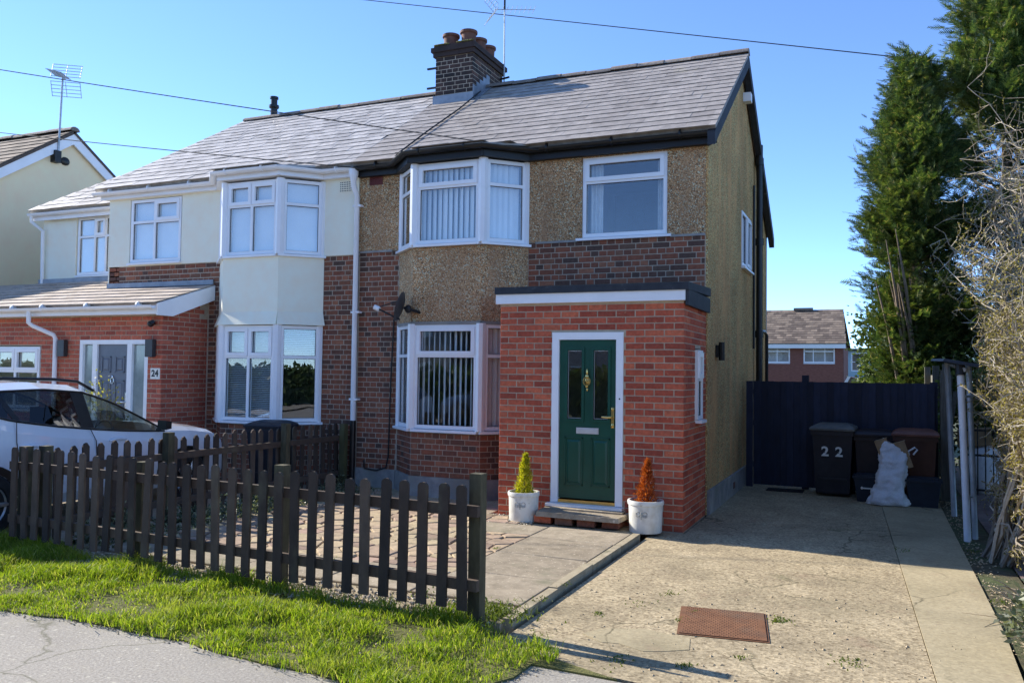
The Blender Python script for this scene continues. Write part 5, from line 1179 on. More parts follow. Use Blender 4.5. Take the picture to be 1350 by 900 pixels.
        hl = MB(); hl.ell((0, 0, 0), (.16, .1, .07), 10, 6); hl.v = [W(sg*(.6+x), 4.2+y, .74+z) for x, y, z in hl.v]; hl.build('headlight', 'chrome', t, smooth=True)
        tl = MB(); tl.ell((0, 0, 0), (.1, .07, .11), 10, 6); tl.v = [W(sg*(.66+x), .33+y, .93+z) for x, y, z in tl.v]; tl.build('tail_light', 'tail_red', t, smooth=True)
    # cabin
    cb = MB()
    def bx(x0, x1, s0, s1, z0, z1): cb.hexa([W(x0, s0, z0), W(x1, s0, z0), W(x1, s1, z0), W(x0, s1, z0), W(x0, s0, z1), W(x1, s0, z1), W(x1, s1, z1), W(x0, s1, z1)])
    for x in (-.38, .38): bx(x-.24, x+.24, 1.75, 1.9, .5, 1.05); bx(x-.12, x+.12, 1.74, 1.84, 1.08, 1.28); bx(x-.24, x+.24, 1.75, 2.3, .45, .58)
    bx(-.65, .65, .75, .95, .5, 1.1); bx(-.7, .7, 2.75, 3.1, .6, .93); bx(-.8, .8, .5, 3.2, .3, .4)
    cb.tube([W(.38+.17*math.cos(a), 2.62+.04*math.sin(a), .92+.17*math.sin(a)) for a in np.linspace(0, 6.28, 20)], .014, 6)
    cb.build('cabin', 'bin_black', t)
    return t
make_car('parked_car', 'white car parked on the drive behind the picket fence', 'car_white', (-7.13, -3.68, .004), 0)
make_car('parked_car', 'dark blue car parked in the road, mirrored in the bay window', 'car_blue', (-9.5, -16.4, -.05), math.pi/2)

# ------------------------------------------------------------ dark blue gate at the end of the drive
GT = Fr((.12, 3.12), (2.76, 3.02)); gt = thing('timber_gate', 'dark blue closeboard timber gate across the end of the drive', 'gate', (1.4, 3.1, 0))
u = .06; i = 0
while u < GT.L-.04:
    w_ = .098; mb = MB(); d = random.uniform(0, .006); tp = 1.66+random.uniform(-.004, .004)
    mb.hexa([GT.p(u, .04, d+.004), GT.p(u+w_+.014, .04, d+.016), GT.p(u+w_+.014, .04, d-.004), GT.p(u, .04, d-.004), GT.p(u, tp, d+.004), GT.p(u+w_+.014, tp, d+.016), GT.p(u+w_+.014, tp, d-.004), GT.p(u, tp, d-.004)])
    mb.build('board', 'navy', gt); u += w_; i += 1
for z in (.35, 1.0, 1.5): MB().fbox(GT, .02, GT.L-.02, z-.04, z+.04, -.05, -.008).build('rail', 'navy', gt)
for u, h, dd in ((.0, 1.66, 0), (.83, 1.76, -.06), (GT.L-.03, 1.68, -.06)): MB().fbox(GT, u-.05, u+.05, -.02, h, dd-.06, dd+.04 if dd == 0 else dd+.01).build('post', 'navy', gt)
wp = thing('timber_post', 'grey weathered timber post at the right end of the blue gate', 'post', (2.86, 3.0, 0))
MB().box((2.81, 2.95, -.02), (2.91, 3.05, 1.72)).build('upright', 'greywood', wp); MB().tube([(2.86, 3.0, 1.7), (2.86, 3.0, 1.86)], .05, 8).build('cap', 'greywood', wp)
MB().hexa([(2.9, 3.06, .95), (2.96, 3.06, .95), (2.96, 3.1, .95), (2.9, 3.1, .95), (3.02, 3.5, 1.55), (3.08, 3.5, 1.55), (3.08, 3.54, 1.55), (3.02, 3.54, 1.55)]).build('brace', 'greywood', wp)
# boarded fence panel behind the post, running back
bf_ = thing('board_fence', 'pale grey board fence running back behind the blue gate', 'fence', (2.95, 5, 0))
FB = Fr((2.97, 3.2), (2.9, 9.0))
for k in range(9): MB().fbox(FB, .0, FB.L, .1+.19*k, .1+.19*k+.175, -.01, .012).build('board', 'greywood', bf_)
for u in (.05, 2.0, 4.0, 5.7): MB().fbox(FB, u-.05, u+.05, 0, 1.95, -.11, -.011).build('post', 'greywood', bf_)
# steel tube frame (old canopy)
cf_ = thing('canopy_frame', 'leaning white and galvanised steel posts with small dark canopy top', 'frame', (2.87, .3, 0))
MB().tube([(2.86, -.29, -.03), (2.80, -.27, 1.88)], .037, 10).build('post', 'white_steel', cf_, smooth=True)
MB().tube([(2.95, -.1, -.03), (2.9, -.05, 1.9)], .03, 10).build('post', 'galv', cf_, smooth=True)
MB().tube([(2.87, 1.5, -.03), (2.8, 1.55, 1.95)], .034, 10).build('post', 'galv', cf_, smooth=True)
for z in (.45, 1.55): MB().tube([(2.84, -.28, z), (2.93, -.08, z)], .012, 6).build('tie', 'galv', cf_)
MB().hexa([(2.62, -.4, 1.93), (2.98, -.42, 1.86), (3.0, 1.75, 1.92), (2.62, 1.75, 1.97), (2.64, -.38, 1.96), (2.98, -.4, 1.9), (3.0, 1.75, 1.96), (2.64, 1.75, 2.0)]).build('canopy_sheet', 'felt', cf_)
MB().tube([(2.83, -.32, 1.84), (2.83, 1.6, 1.93)], .025, 8).build('top_rail', 'galv', cf_)
MB().tube([(2.8, -.29, 1.78), (2.8, -.27, 1.9)], .048, 10).build('socket', 'iron', cf_)

# ------------------------------------------------------------ bins, boxes, sack
def bin_(label, x, y, rz, body, lid, h=.95, w=.53, dp=.6, text=None, tilt=0, group='wheelie bins', z0=0):
    t = thing('wheelie_bin', label, 'bin', (x, y, z0), group); f = Fr((x-math.cos(rz)*w/2, y-math.sin(rz)*w/2), (x+math.cos(rz)*w/2, y+math.sin(rz)*w/2), z0)
    b0, b1 = .08, 0
    pts = lambda z, i, fr_, bk: [f.p(i, z, fr_), f.p(w-i, z, fr_), f.p(w-i, z, bk), f.p(i, z, bk)]
    mb = MB(); lv = [(.03, .06, -.1, -dp+.02), (.06, .05, -.07, -dp+.01), (h*.9, .008, -.005, -dp), (h*.9+.001, -.012, .012, -dp-.01), (h*.97, -.012, .014, -dp-.01)]
    P = [pts(*l) for l in lv]
    for a in P: mb.v += [tuple(q) for q in a]
    mb.f = [(0, 1, 2, 3)]+[(i*4+k, i*4+(k+1) % 4, (i+1)*4+(k+1) % 4, (i+1)*4+k) for i in range(len(P)-1) for k in range(4)]+[tuple((len(P)-1)*4+k for k in range(4))]
    mb.build('body', body, t)
    ld = MB(); za = h*.97
    L = [(za+.004, -.028, .04, -dp-.03), (za+.03, -.03, .042, -dp-.03), (za+.05, -.015, .02, -dp-.02), (za+.085, .05, -.14, -dp+.06), (za+.1, .1, -.22, -dp+.14)]
    P = [pts(*l) for l in L]
    for a in P: ld.v += [tuple(q) for q in a]
    ld.f = [(0, 1, 2, 3)]+[(i*4+k, i*4+(k+1) % 4, (i+1)*4+(k+1) % 4, (i+1)*4+k) for i in range(len(P)-1) for k in range(4)]+[tuple((len(P)-1)*4+k for k in range(4))]
    ld.build('lid', lid, t, smooth=30)
    MB().tube([f.p(.03, h*.98, -dp-.06), f.p(w-.03, h*.98, -dp-.06)], .018, 8).build('handle', body, t)
    for u in (.04, w-.04): MB().lathe([(.02, -.03), (.1, -.03), (.1, .03), (.02, .03)], f.p(u, .1, -dp+.02), 16, f.U).build('wheel', 'rubber', t)
    MB().fbox(f, .09, w-.09, h*.25, h*.28, -.06, -.04).build('rib', body, t)
    if text:
        for k, c in enumerate(text):
            n = text_mesh(c, .2, 'numeral', f, w/2+(-.095 if k == 0 else .095), h*.66, .006, 'sticker', t); n.rotation_euler = (math.pi/2-.07, 0, f.ang)
            n.scale = (1.05, .95, 1)
            MB().fbox(f, w/2+(-.105 if k == 0 else .085), w/2+(-.09 if k == 0 else .1), h*.64, h*.655, .004, .0085).build('stencil_gap', body, t)
    return t
bin_('black wheelie bin with white number 22 standing by the blue gate', 1.37, 2.42, -.05, 'bin_black', 'bin_lid', .99, .56, .62, '22')
bin_('dark brown wheelie bin half hidden behind the white sack', 1.92, 2.5, -.03, 'bin_dull', 'bin_dull', .92, .5, .5)
bin_('reddish brown wheelie bin between white sack and timber post', 2.46, 2.42, -.04, 'bin_brown', 'bin_brown_lid', .95, .55, .56)
bin_('black wheelie bin by the neighbouring bay behind the picket fence', -6.12, -.95, .25, 'bin_black', 'bin_black', .93, .54, .5)
def tub(label, x, y, rz, w=.42, d=.3, h=.36, mark=False):
    t = thing('recycling_box', label, 'box', (x, y, 0), 'recycling boxes'); f = Fr((x-math.cos(rz)*w/2, y-math.sin(rz)*w/2), (x+math.cos(rz)*w/2, y+math.sin(rz)*w/2))
    mb = MB(); mb.hexa([f.p(.04, .005, -.03), f.p(w-.04, .005, -.03), f.p(w-.04, .005, -d+.03), f.p(.04, .005, -d+.03), f.p(0, h-.04, 0), f.p(w, h-.04, 0), f.p(w, h-.04, -d), f.p(0, h-.04, -d)]); mb.build('body', 'box_blue', t)
    MB().fbox(f, -.02, w+.02, h-.039, h-.01, -d-.02, .02).fbox(f, .02, w-.02, h-.01, h+.012, -d+.02, -.02).build('lid', 'box_blue', t)
    if mark: MB().fbox(f, w*.3, w*.72, h*.5, h*.55, -.012, -.004).ell(f.p(w*.3, h*.53, -.006), (.016, .006, .02)).build('emblem', 'sticker', t)
    return t
tub('dark blue recycling box with small white mark left of the sack', 1.84, 2.15, -.03, .34, .3, .37, True)
tub('dark blue lidded recycling box right of the white sack', 2.54, 1.98, -.04, .42, .32, .38)
# woven sack
sk = thing('rubbish_sack', 'full white woven rubbish sack leaning between the bins', 'sack', (2.12, 2.02, 0))
mb = MB(); n = 48; lev = np.linspace(0, 1, 44)
for v in lev:
    z = .012+v*.8; wx = np.interp(v, [0, .04, .12, .3, .55, .8, .95, 1], [.27, .275, .235, .19, .185, .19, .18, .17]); wy = np.interp(v, [0, .04, .15, .4, .7, .9, 1], [.13, .16, .17, .16, .14, .1, .085])
    cx_ = 2.1+.1*v; cy_ = 2.0+.1*v
    for k in range(n):
        a = 2*math.pi*k/n; ca, sa = math.cos(a), math.sin(a); sq = 1/max(abs(ca), abs(sa))**.35
        nz = noise.noise(Vector((ca*2.2, sa*2.2, z*7)))*.035+abs(noise.noise(Vector((ca*3, sa*3, z*16+ca*2))))*.03-.012+noise.noise(Vector((ca*7, sa*7, z*30)))*.012
        mb.v.append((cx_+(wx+nz)*ca*sq, cy_+(wy+nz)*sa*sq, max(.006, z-(.1*v)*ca*.9+noise.noise(Vector((ca*3, sa*3, v*4)))*.02*v)))
for i in range(len(lev)-1):
    for k in range(n): mb.f.append((i*n+k, i*n+(k+1) % n, (i+1)*n+(k+1) % n, (i+1)*n+k))
mb.f.append(tuple(range(n)))
mb.build('bag', 'sack', sk, smooth=60)
MB().tube([(2.36, 2.06, .74), (2.44, 2.05, .8), (2.47, 2.05, .77), (2.42, 2.05, .7)], .012, 6).build('tie_loop', 'sack', sk)
for k, (cx_, rot, w_, hh) in enumerate(((2.06, -.35, .16, .2), (2.24, -.32, .22, .2))):
    cb = thing('cardboard_box', ('left flattened' , 'right flattened')[k]+' cardboard box sticking out of the white sack', 'cardboard', (cx_, 2.08, .8))
    a = Matrix.Rotation(rot, 3, 'Y'); q = []
    for z in (-.25, hh-.04*k-.05):
        for x, y in ((-w_/2, -.05), (w_/2, -.05), (w_/2, .05), (-w_/2, .05)): q.append(a @ Vector((x, y, z)) + Vector((cx_, 2.08, .74)))
    MB().hexa(q).build('carton', 'card', cb); MB().hexa([p+Vector((0, -.002, 0)) if i < 99 else p for i, p in enumerate([q[4]*1.0, q[5]*1.0, q[6]*1.0, q[7]*1.0, q[4]+Vector((.01, 0, .012)), q[5]+Vector((.01, 0, .012)), q[6]+Vector((.01, 0, .012)), q[7]+Vector((.01, 0, .012))])]).build('flap', 'card', cb)
# manhole
mh = thing('manhole_cover', 'rusty square manhole cover set into the drive', 'manhole cover', (1.0, -4.5, 0))
Fm = Fr((.73, -4.9), (1.3, -4.83)); mb = MB(); mb.hexa([Fm.p(0, .001, 0), Fm.p(.57, .001, 0), Fm.p(.55, .001, -.66), Fm.p(-.03, .001, -.66), Fm.p(0, .012, 0), Fm.p(.57, .012, 0), Fm.p(.55, .012, -.66), Fm.p(-.03, .012, -.66)]); mb.build('plate', 'rust', mh)
mb = MB()
for i in range(18):
    for j in range(21):
        u, d = .02+i*.03+(.015 if j % 2 else 0), -.02-j*.031
        if u < .53: 
            p = Fm.p(u-.02*j/21, .012, d); q = .0095; mb.add([(p.x-q, p.y, p.z), (p.x, p.y-q, p.z), (p.x+q, p.y, p.z), (p.x, p.y+q, p.z), (p.x, p.y, p.z+.004)], [(0, 1, 4), (1, 2, 4), (2, 3, 4), (3, 0, 4)])
mb.build('tread_studs', 'rust', mh, kind='stuff')
mb = MB(); mb.hexa([Fm.p(-.015, .0005, .015), Fm.p(.585, .0005, .015), Fm.p(.565, .0005, -.675), Fm.p(-.045, .0005, -.675), Fm.p(-.015, .006, .015), Fm.p(.585, .006, .015), Fm.p(.565, .006, -.675), Fm.p(-.045, .006, -.675)]); mb.build('frame', 'rust', mh)

# ------------------------------------------------------------ pots and little conifers
def leaf_cloud(P, D, L, W, up=None):
    """one narrow two-triangle leaf per row of P pointing along D"""
    P = np.asarray(P, float); D = np.asarray(D, float); D /= np.linalg.norm(D, axis=1, keepdims=True)+1e-9; n = len(P)
    r = rng.normal(size=(n, 3)); Sd = np.cross(D, r); Sd /= np.linalg.norm(Sd, axis=1, keepdims=True)+1e-9
    L = np.broadcast_to(np.asarray(L, float), (n,))[:, None]; W_ = np.broadcast_to(np.asarray(W, float), (n,))[:, None]
    V = np.stack([P, P+D*L*.45+Sd*W_, P+D*L, P+D*L*.45-Sd*W_], 1).reshape(-1, 3)
    k = 4*np.arange(n)[:, None]; T = np.concatenate([k+[0, 1, 2], k+[0, 2, 3]], 1).reshape(-1, 3); return V, T
n = 16000; P = np.stack([rng.uniform(-45, 20, n), rng.normal(-19.4, .35, n), 1.9*rng.random(n)**.8], 1); V, T = leaf_cloud(P, rng.normal(0, 1, (n, 3)), rng.uniform(.2, .4, n), .1)
hc = np.array([(-45, -19.8, 0), (20, -19.8, 0), (20, -19.2, 0), (-45, -19.2, 0), (-45, -19.8, 1.75), (20, -19.8, 1.75), (20, -19.2, 1.75), (-45, -19.2, 1.75)]); ht = np.array([(2, 3, 7), (2, 7, 6), (4, 5, 6), (4, 6, 7), (0, 1, 5), (0, 5, 4)]); T = np.concatenate([T, ht+len(V)]); V = np.concatenate([V, hc])
o = raw_mesh('added_hedge', V, T, 'conifer_b', kind='stuff'); tag(o, 'unseen hedge added across the road to darken the lower window reflections', 'hedge')  # out of view; added so the lower panes reflect something dark
def pot(label, x, y, z, r, h, leaf, plabel, ph, pr):
    t = thing('plant_pot', label, 'pot', (x, y, z), 'white pots by the door')
    MB().lathe([(r*.9, 0), (r*.93, .01), (r*.97, h*.75), (r*.98, h-.05), (r*1.03, h-.045), (r*1.05, h-.02), (r*1.03, h), (r*.93, h), (r*.92, h-.05)], (x, y, z), 32, cap=False).build('vessel', 'pot', t, smooth=True)
    MB().lathe([(.001, z+h-.045), (r*.93, z+h-.05)], (x, y, 0), 24, cap=False).build('soil', 'soil', t)
    d = Vector((CAMP.x-x, CAMP.y-y, 0)).normalized(); a = math.atan2(d.y, d.x)-.25; e = MB()
    def on(du, dz): w = a+du/r; return (x+math.cos(w)*r*.975, y+math.sin(w)*r*.975, z+h*.6+dz)
    for du, dz, q in ((0, 0, .011), (0, -.022, .012), (0, .02, .009), (0, -.042, .008)): e.ell(on(du, dz), (q, q*.7, q), 8, 5)
    for sg in (-1, 1):
        for k in range(2):
            pts = [on(sg*(.014+.05*s), .012-k*.02+.018*math.sin(s*3.1)*(1-k*1.6)) for s in np.linspace(0, 1, 6)]; pts += [on(sg*(.014+.05*s), .004-k*.022-.012*math.sin(s*3.1)) for s in np.linspace(1, 0, 6)]; e.tube(pts, .0028, 4)
    e.build('bee_emblem', surf('pot_emblem', [(.3, (.3, .3, .27)), (.7, (.4, .4, .36))], 9), t)
    t2 = thing('potted_conifer', plabel, 'conifer', (x, y, z+h-.05))
    n = 2600; v = rng.random(n)**1.25; az = rng.uniform(0, 6.28, n); rr = pr*(1-v)**.75*(.45+.65*rng.random(n))*(1+.28*np.sin(az*3+v*14)+.2*np.sin(az*5-v*23)); b = z+h-.04
    lean = .02*v
    P = np.stack([x+rr*np.cos(az)+lean, y+rr*np.sin(az), b+v*ph], 1); D = np.stack([np.cos(az)*.7, np.sin(az)*.7, .8+0*v], 1)+rng.normal(0, .45, (n, 3))
    V, T = leaf_cloud(P, D, rng.uniform(.025, .055, n), .0045); raw_mesh('foliage', V, T, leaf, t2)
    MB().tube([(x, y, b-.02), (x+.02, y, b+ph*.95)], [.009, .002], 6).build('stem', 'bark', t2)
pot('white glazed pot with bee emblem holding the golden conifer', -1.79, -1.6, .04, .178, .335, 'yellow_leaf', 'small golden yellow conifer in the left white pot', .46, .085)
pot('white glazed pot with bee emblem holding the orange conifer', -.36, -1.56, .03, .19, .345, 'orange_leaf', 'small dead orange conifer in the right white pot', .47, .1)

# ------------------------------------------------------------ grass verge
def in_poly(x, y, poly):
    c = np.zeros(len(x), bool); n = len(poly)
    for i in range(n):
        x0, y0 = poly[i]; x1, y1 = poly[(i+1) % n]
        if y0 == y1: continue
        k = ((y0 > y) != (y1 > y)) & (x < (x1-x0)*(y-y0)/(y1-y0)+x0); c ^= k
    return c
def blades(n, x, y, z, h, w, lean=.5):
    a = rng.uniform(0, 6.28, n); l = h*rng.uniform(.15, 1, n)*lean; dx, dy = np.cos(a)*l, np.sin(a)*l; b = rng.uniform(0, 6.28, n); sx, sy = np.cos(b)*w, np.sin(b)*w
    V = np.stack([np.stack([x-sx, y-sy, z], 1), np.stack([x+sx, y+sy, z], 1), np.stack([x+dx*.35-sx*.8, y+dy*.35-sy*.8, z+h*.6], 1), np.stack([x+dx*.35+sx*.8, y+dy*.35+sy*.8, z+h*.6], 1), np.stack([x+dx, y+dy, z+h*.95], 1)], 1).reshape(-1, 3)
    k = 5*np.arange(n)[:, None]; T = np.concatenate([k+[0, 1, 3], k+[0, 3, 2], k+[2, 3, 4]], 1).reshape(-1, 3); return V, T
def grass():
    poly = [(x, y-.01) for x, y in edge[:NE]]+[(-.25, -5.6), (-.44, -5.42), (-1.5, -5.36), (-3.0, -5.22), (-5.5, -5.04), (-9.5, -4.95)]
    N = 190000; x = rng.uniform(-8, .2, N); y = rng.uniform(-6.9, -5.0, N); keep = in_poly(x, y+rng.normal(0, .03, N), poly)
    q = np.array([noise.noise(Vector((a*1.7, b*1.7, 0)))+.6*noise.noise(Vector((a*5, b*5, 3))) for a, b in zip(x, y)])
    keep &= rng.random(N) < np.clip(.6+.85*q, .06, 1)
    x, y, q = x[keep], y[keep], q[keep]; n = len(x)
    nearf = np.exp(-((y+5.42+.06*(x+.5))/.14)**2)
    h = (.02+.05*rng.random(n)**1.5)*(1+1.1*np.clip(q, -.55, 1))+.07*nearf*rng.random(n)
    z = .008+.02*np.clip(q+.3, 0, 1)+.026*np.clip((y+6.4)/.4, 0, 1)
    V, T = blades(n, x, y, z, h, rng.uniform(.0018, .0042, n), 1.0)
    o = raw_mesh('grass', V, T, 'grass', kind='stuff'); tag(o, 'bright green grass verge between pavement and picket fence', 'grass')
grass()
def weeds():
    C = [(-.36, y_, .05) for y_ in (-5.15, -4.7, -4.2)]+[(-.55, -5.2, .05), (-.75, -5.1, .05), (-.95, -5.3, .05), (-.5, -4.98, .05), (-1.2, -4.95, .05), (-2.6, -4.3, .05), (-1.4, -3.2, .05), (.32, -4.3, .0), (.45, -3.9, .0), (.1, -4.7, 0), (.68, -4.6, 0), (.72, -4.35, 0), (1.34, -4.25, 0), (1.3, -4.3, 0), (1.8, -5.0, 0), (1.2, -5.2, 0), (.5, -5.6, 0), (-.15, -5.4, 0), (2.2, -1.2, 0), (2.9, -3.4, 0), (2.85, -3.0, 0), (2.9, -4.0, 0), (2.85, -.9, 0), (.9, -5.5, 0), (2.1, -5.4, 0)]
    Vs, Ts, o_ = [], [], 0
    for cx, cy_, cz_ in C:
        n = random.randint(20, 60); s = random.uniform(.02, .06); x = rng.normal(cx, s, n); y = rng.normal(cy_, s*1.2, n)
        V, T = blades(n, x, y, np.full(n, cz_), rng.uniform(.006, .022, n), rng.uniform(.003, .007, n), 1.6); Vs.append(V); Ts.append(T+o_); o_ += len(V)
    n = 900; x = rng.normal(-.62, .16, n); y = rng.normal(-5.15, .12, n); V, T = blades(n, x, y, np.full(n, .035), rng.uniform(.015, .06, n), rng.uniform(.003, .008, n), 1.3); Vs.append(V); Ts.append(T+o_); o_ += len(V)
    o = raw_mesh('weeds', np.concatenate(Vs), np.concatenate(Ts), 'weed', kind='stuff'); tag(o, 'small weeds growing in cracks of drive and patio', 'weeds')
weeds()
def ground_cover():
    n = 9000; x = rng.uniform(-5.3, -4.5, n)-.2*rng.random(n); y = rng.uniform(-4.9, -.2, n); q = np.array([noise.noise(Vector((a*2.5, b*2.5, 7))) for a, b in zip(x, y)]); k = (q > -.12)
    x, y, q = x[k], y[k], q[k]; n = len(x); P = np.stack([x, y, .04+np.clip(q+.12, 0, 1)*rng.random(n)*.4], 1); D = rng.normal(0, 1, (n, 3)); D[:, 2] = abs(D[:, 2])
    V, T = leaf_cloud(P, D, rng.uniform(.03, .06, n), .011); o = raw_mesh('ground_cover', V, T, 'bush', kind='stuff'); tag(o, 'low dull green plants at the foot of the side picket fence', 'plants')
ground_cover()

# ------------------------------------------------------------ trees and shrubs
def frond(k=13):
    """flat feathery spray in local axes: x forward, y side, z up; triangles"""
    V = [(0, -.012, 0), (0, .012, 0), (1, 0, -.12)]; T = [(0, 1, 2)]
    for i in range(k):
        s = .08+.9*i/k; sg = 1 if i % 2 else -1; L = .42*(1-s)**.7+.1; b = (s, 0, -.12*s*s); dx, dy = L*.72, sg*L*.7
        o = len(V); wv = .075; V += [(b[0]-wv*.6, b[1], b[2]), (b[0]+wv, b[1], b[2]), (b[0]+dx, b[1]+dy, b[2]-.06*L+random.uniform(-.06, .06))]; T.append((o, o+1, o+2))
    return np.array(V), np.array(T)
def spray_mesh(P, D, L, variants=3):
    """instances of the frond, direction D, length L, into one mesh"""
    n = len(P); D = D/np.linalg.norm(D, axis=1, keepdims=True); up = np.tile([0, 0, 1.], (n, 1))+rng.normal(0, .45, (n, 3)); Y = np.cross(up, D); Y /= np.linalg.norm(Y, axis=1, keepdims=True)+1e-9; Z = np.cross(D, Y)
    Vs, Ts, o = [], [], 0
    for q in range(variants):
        tv, tf = frond(); ix = np.arange(q, n, variants); m = len(tv)
        V = P[ix, None]+(tv[None, :, 0, None]*D[ix, None]+tv[None, :, 1, None]*Y[ix, None]+tv[None, :, 2, None]*Z[ix, None])*L[ix, None, None]
        Vs.append(V.reshape(-1, 3)); Ts.append((tf[None]+m*np.arange(len(ix))[:, None, None]).reshape(-1, 3)+o); o += len(ix)*m
    return np.concatenate(Vs), np.concatenate(Ts)
def conifer(label, x, y, H_, z0, rad, n, mat, lmin=.3, lmax=.6, seed=1, stems=0):
    t = thing('conifer_tree', label, 'tree', (x, y, 0), 'conifers beyond the gate'); r_ = np.random.default_rng(seed)
    # branch tips give lumpy clumps
    nb = 150; bz = z0+(H_-z0)*r_.random(nb)**.9; ba = r_.uniform(0, 6.28, nb); prof = lambda z: np.interp((z-z0)/(H_-z0), *rad)
    br = prof(bz)*r_.uniform(.66, 1.16, nb); k = r_.integers(0, nb, n); s = 1-.75*r_.random(n)**1.7
    C = np.stack([x+br[k]*np.cos(ba[k])*s, y+br[k]*np.sin(ba[k])*s, bz[k]+(s-.6)*br[k]*.55], 1)+r_.normal(0, .16, (n, 3))*np.array([1, 1, 1.1])
    D = np.stack([np.cos(ba[k]), np.sin(ba[k]), .55+.3*r_.random(n)], 1)+r_.normal(0, .38, (n, 3))
    tipz = r_.random(int(n*.05)); m = len(tipz); C[:m] = np.stack([x+r_.normal(0, .1, m)*(1-tipz)*2, y+r_.normal(0, .1, m)*(1-tipz)*2, H_-1.6*(1-tipz)], 1); D[:m] = r_.normal(0, .4, (m, 3))+[0, 0, 1]
    V, T = spray_mesh(C, D, r_.uniform(lmin, lmax, n)); raw_mesh('crown', V, T, mat, t)
    tr = MB().tube([(x, y, -.1), (x+.05, y, H_*.4), (x, y, H_*.97)], [.2, .13, .015], 8).build('trunk', 'bark', t)
    lm = MB()
    for i in range(0, nb, 2):
        e = Vector((x+br[i]*math.cos(ba[i])*.92, y+br[i]*math.sin(ba[i])*.92, bz[i]+.18*br[i])); b = Vector((x, y, max(.3, bz[i]-.5*br[i]))); md = (b+e)/2-Vector((0, 0, .08)); lm.tube([b, md, e], [.035, .022, .006], 5, False)
    lm.build('limbs', 'bark', t)
    if stems:
        sm_ = MB()
        for i in range(stems):
            a = random.uniform(2.6, 5.4); r0 = random.uniform(.2, .5); b = Vector((x+r0*math.cos(a), y+r0*math.sin(a), 0)); e = b+Vector((random.uniform(-.55, .4), random.uniform(-.9, -.3), random.uniform(3.2, 4.9)))
            sm_.tube([b, b.lerp(e, .4)+Vector((.15, 0, 0)), b.lerp(e, .75)+Vector((.1, 0, 0)), e], [.05, .04, .03, .008], 6)
        sm_.build('bare_stem', 'bark', t)
    return t
conifer('tall dark green conifer rising past the top of the picture at right', 4.5, 9.8, 11.8, .8, ([0, .1, .3, .5, .7, .85, 1], [1.5, 2.0, 2.0, 1.45, .85, .5, .06]), 27000, 'conifer', .16, .36, 11)
conifer('shorter conifer with pointed top and bare brown stems below', 2.7, 9.0, 8.4, 1.0, ([0, .2, .45, .58, .7, .88, 1], [.62, .68, .78, 1.0, .74, .3, .04]), 27000, 'conifer', .14, .32, 12, 10)
conifer('conifer at the right edge behind the bare twiggy shrub', 6.4, 8.8, 8.2, .6, ([0, .1, .4, .7, 1], [1.9, 2.3, 1.9, .9, .08]), 22000, 'conifer_b', .18, .4, 13)
def leafy(name, label, c, r, n, mat, ls, lw, kind_group=None, z0=0, cat='shrub', stem=True):
    t = thing(name, label, cat, (c[0], c[1], z0), kind_group)
    m = 60; B_ = rng.normal(0, 1, (m, 3)); B_ /= np.linalg.norm(B_, axis=1, keepdims=True); B_ *= rng.uniform(.55, 1, (m, 1)); k = rng.integers(0, m, n)
    P = np.array(c)+np.array(r)*(B_[k]+rng.normal(0, .13, (n, 3))); P[:, 2] = np.maximum(P[:, 2], z0+.02); D = B_[k]+rng.normal(0, .6, (n, 3))
    V, T = leaf_cloud(P, D, rng.uniform(.6, 1.2, n)*ls, lw); raw_mesh('foliage', V, T, mat, t)
    if stem:
        s = MB()
        for i in range(14): s.tube([(c[0]+random.gauss(0, .05), c[1]+random.gauss(0, .05), z0), tuple(np.array(c)+np.array(r)*B_[i]*.5-np.array([0, 0, r[2]*.3])), tuple(np.array(c)+np.array(r)*B_[i])], [.02*r[2], .012*r[2], .004], 5, False)
        s.build('stem', 'bark', t)
    return t
leafy('ivy_shrub', 'pale ivy-covered bush below the conifers above the blue gate', (2.55, 10.6, 2.3), (1.0, .9, 2.1), 9000, 'ivy', .1, .035)
leafy('ivy_shrub', 'dark leafy undergrowth behind the leaning steel posts', (4.4, 5.0, 1.1), (1.5, .7, 1.3), 9000, 'ivy', .09, .03)
leafy('low_bush', 'low grey-green bush at the bottom right corner by the drive', (3.03, -4.6, .2), (.34, .5, .32), 1900, 'bush', .06, .014)
leafy('slim_shrub', 'slim yellowish shrub beside the grey front door', (-8.6, -1.5, 1.05), (.36, .28, .6), 330, 'shrub24', .06, .013)
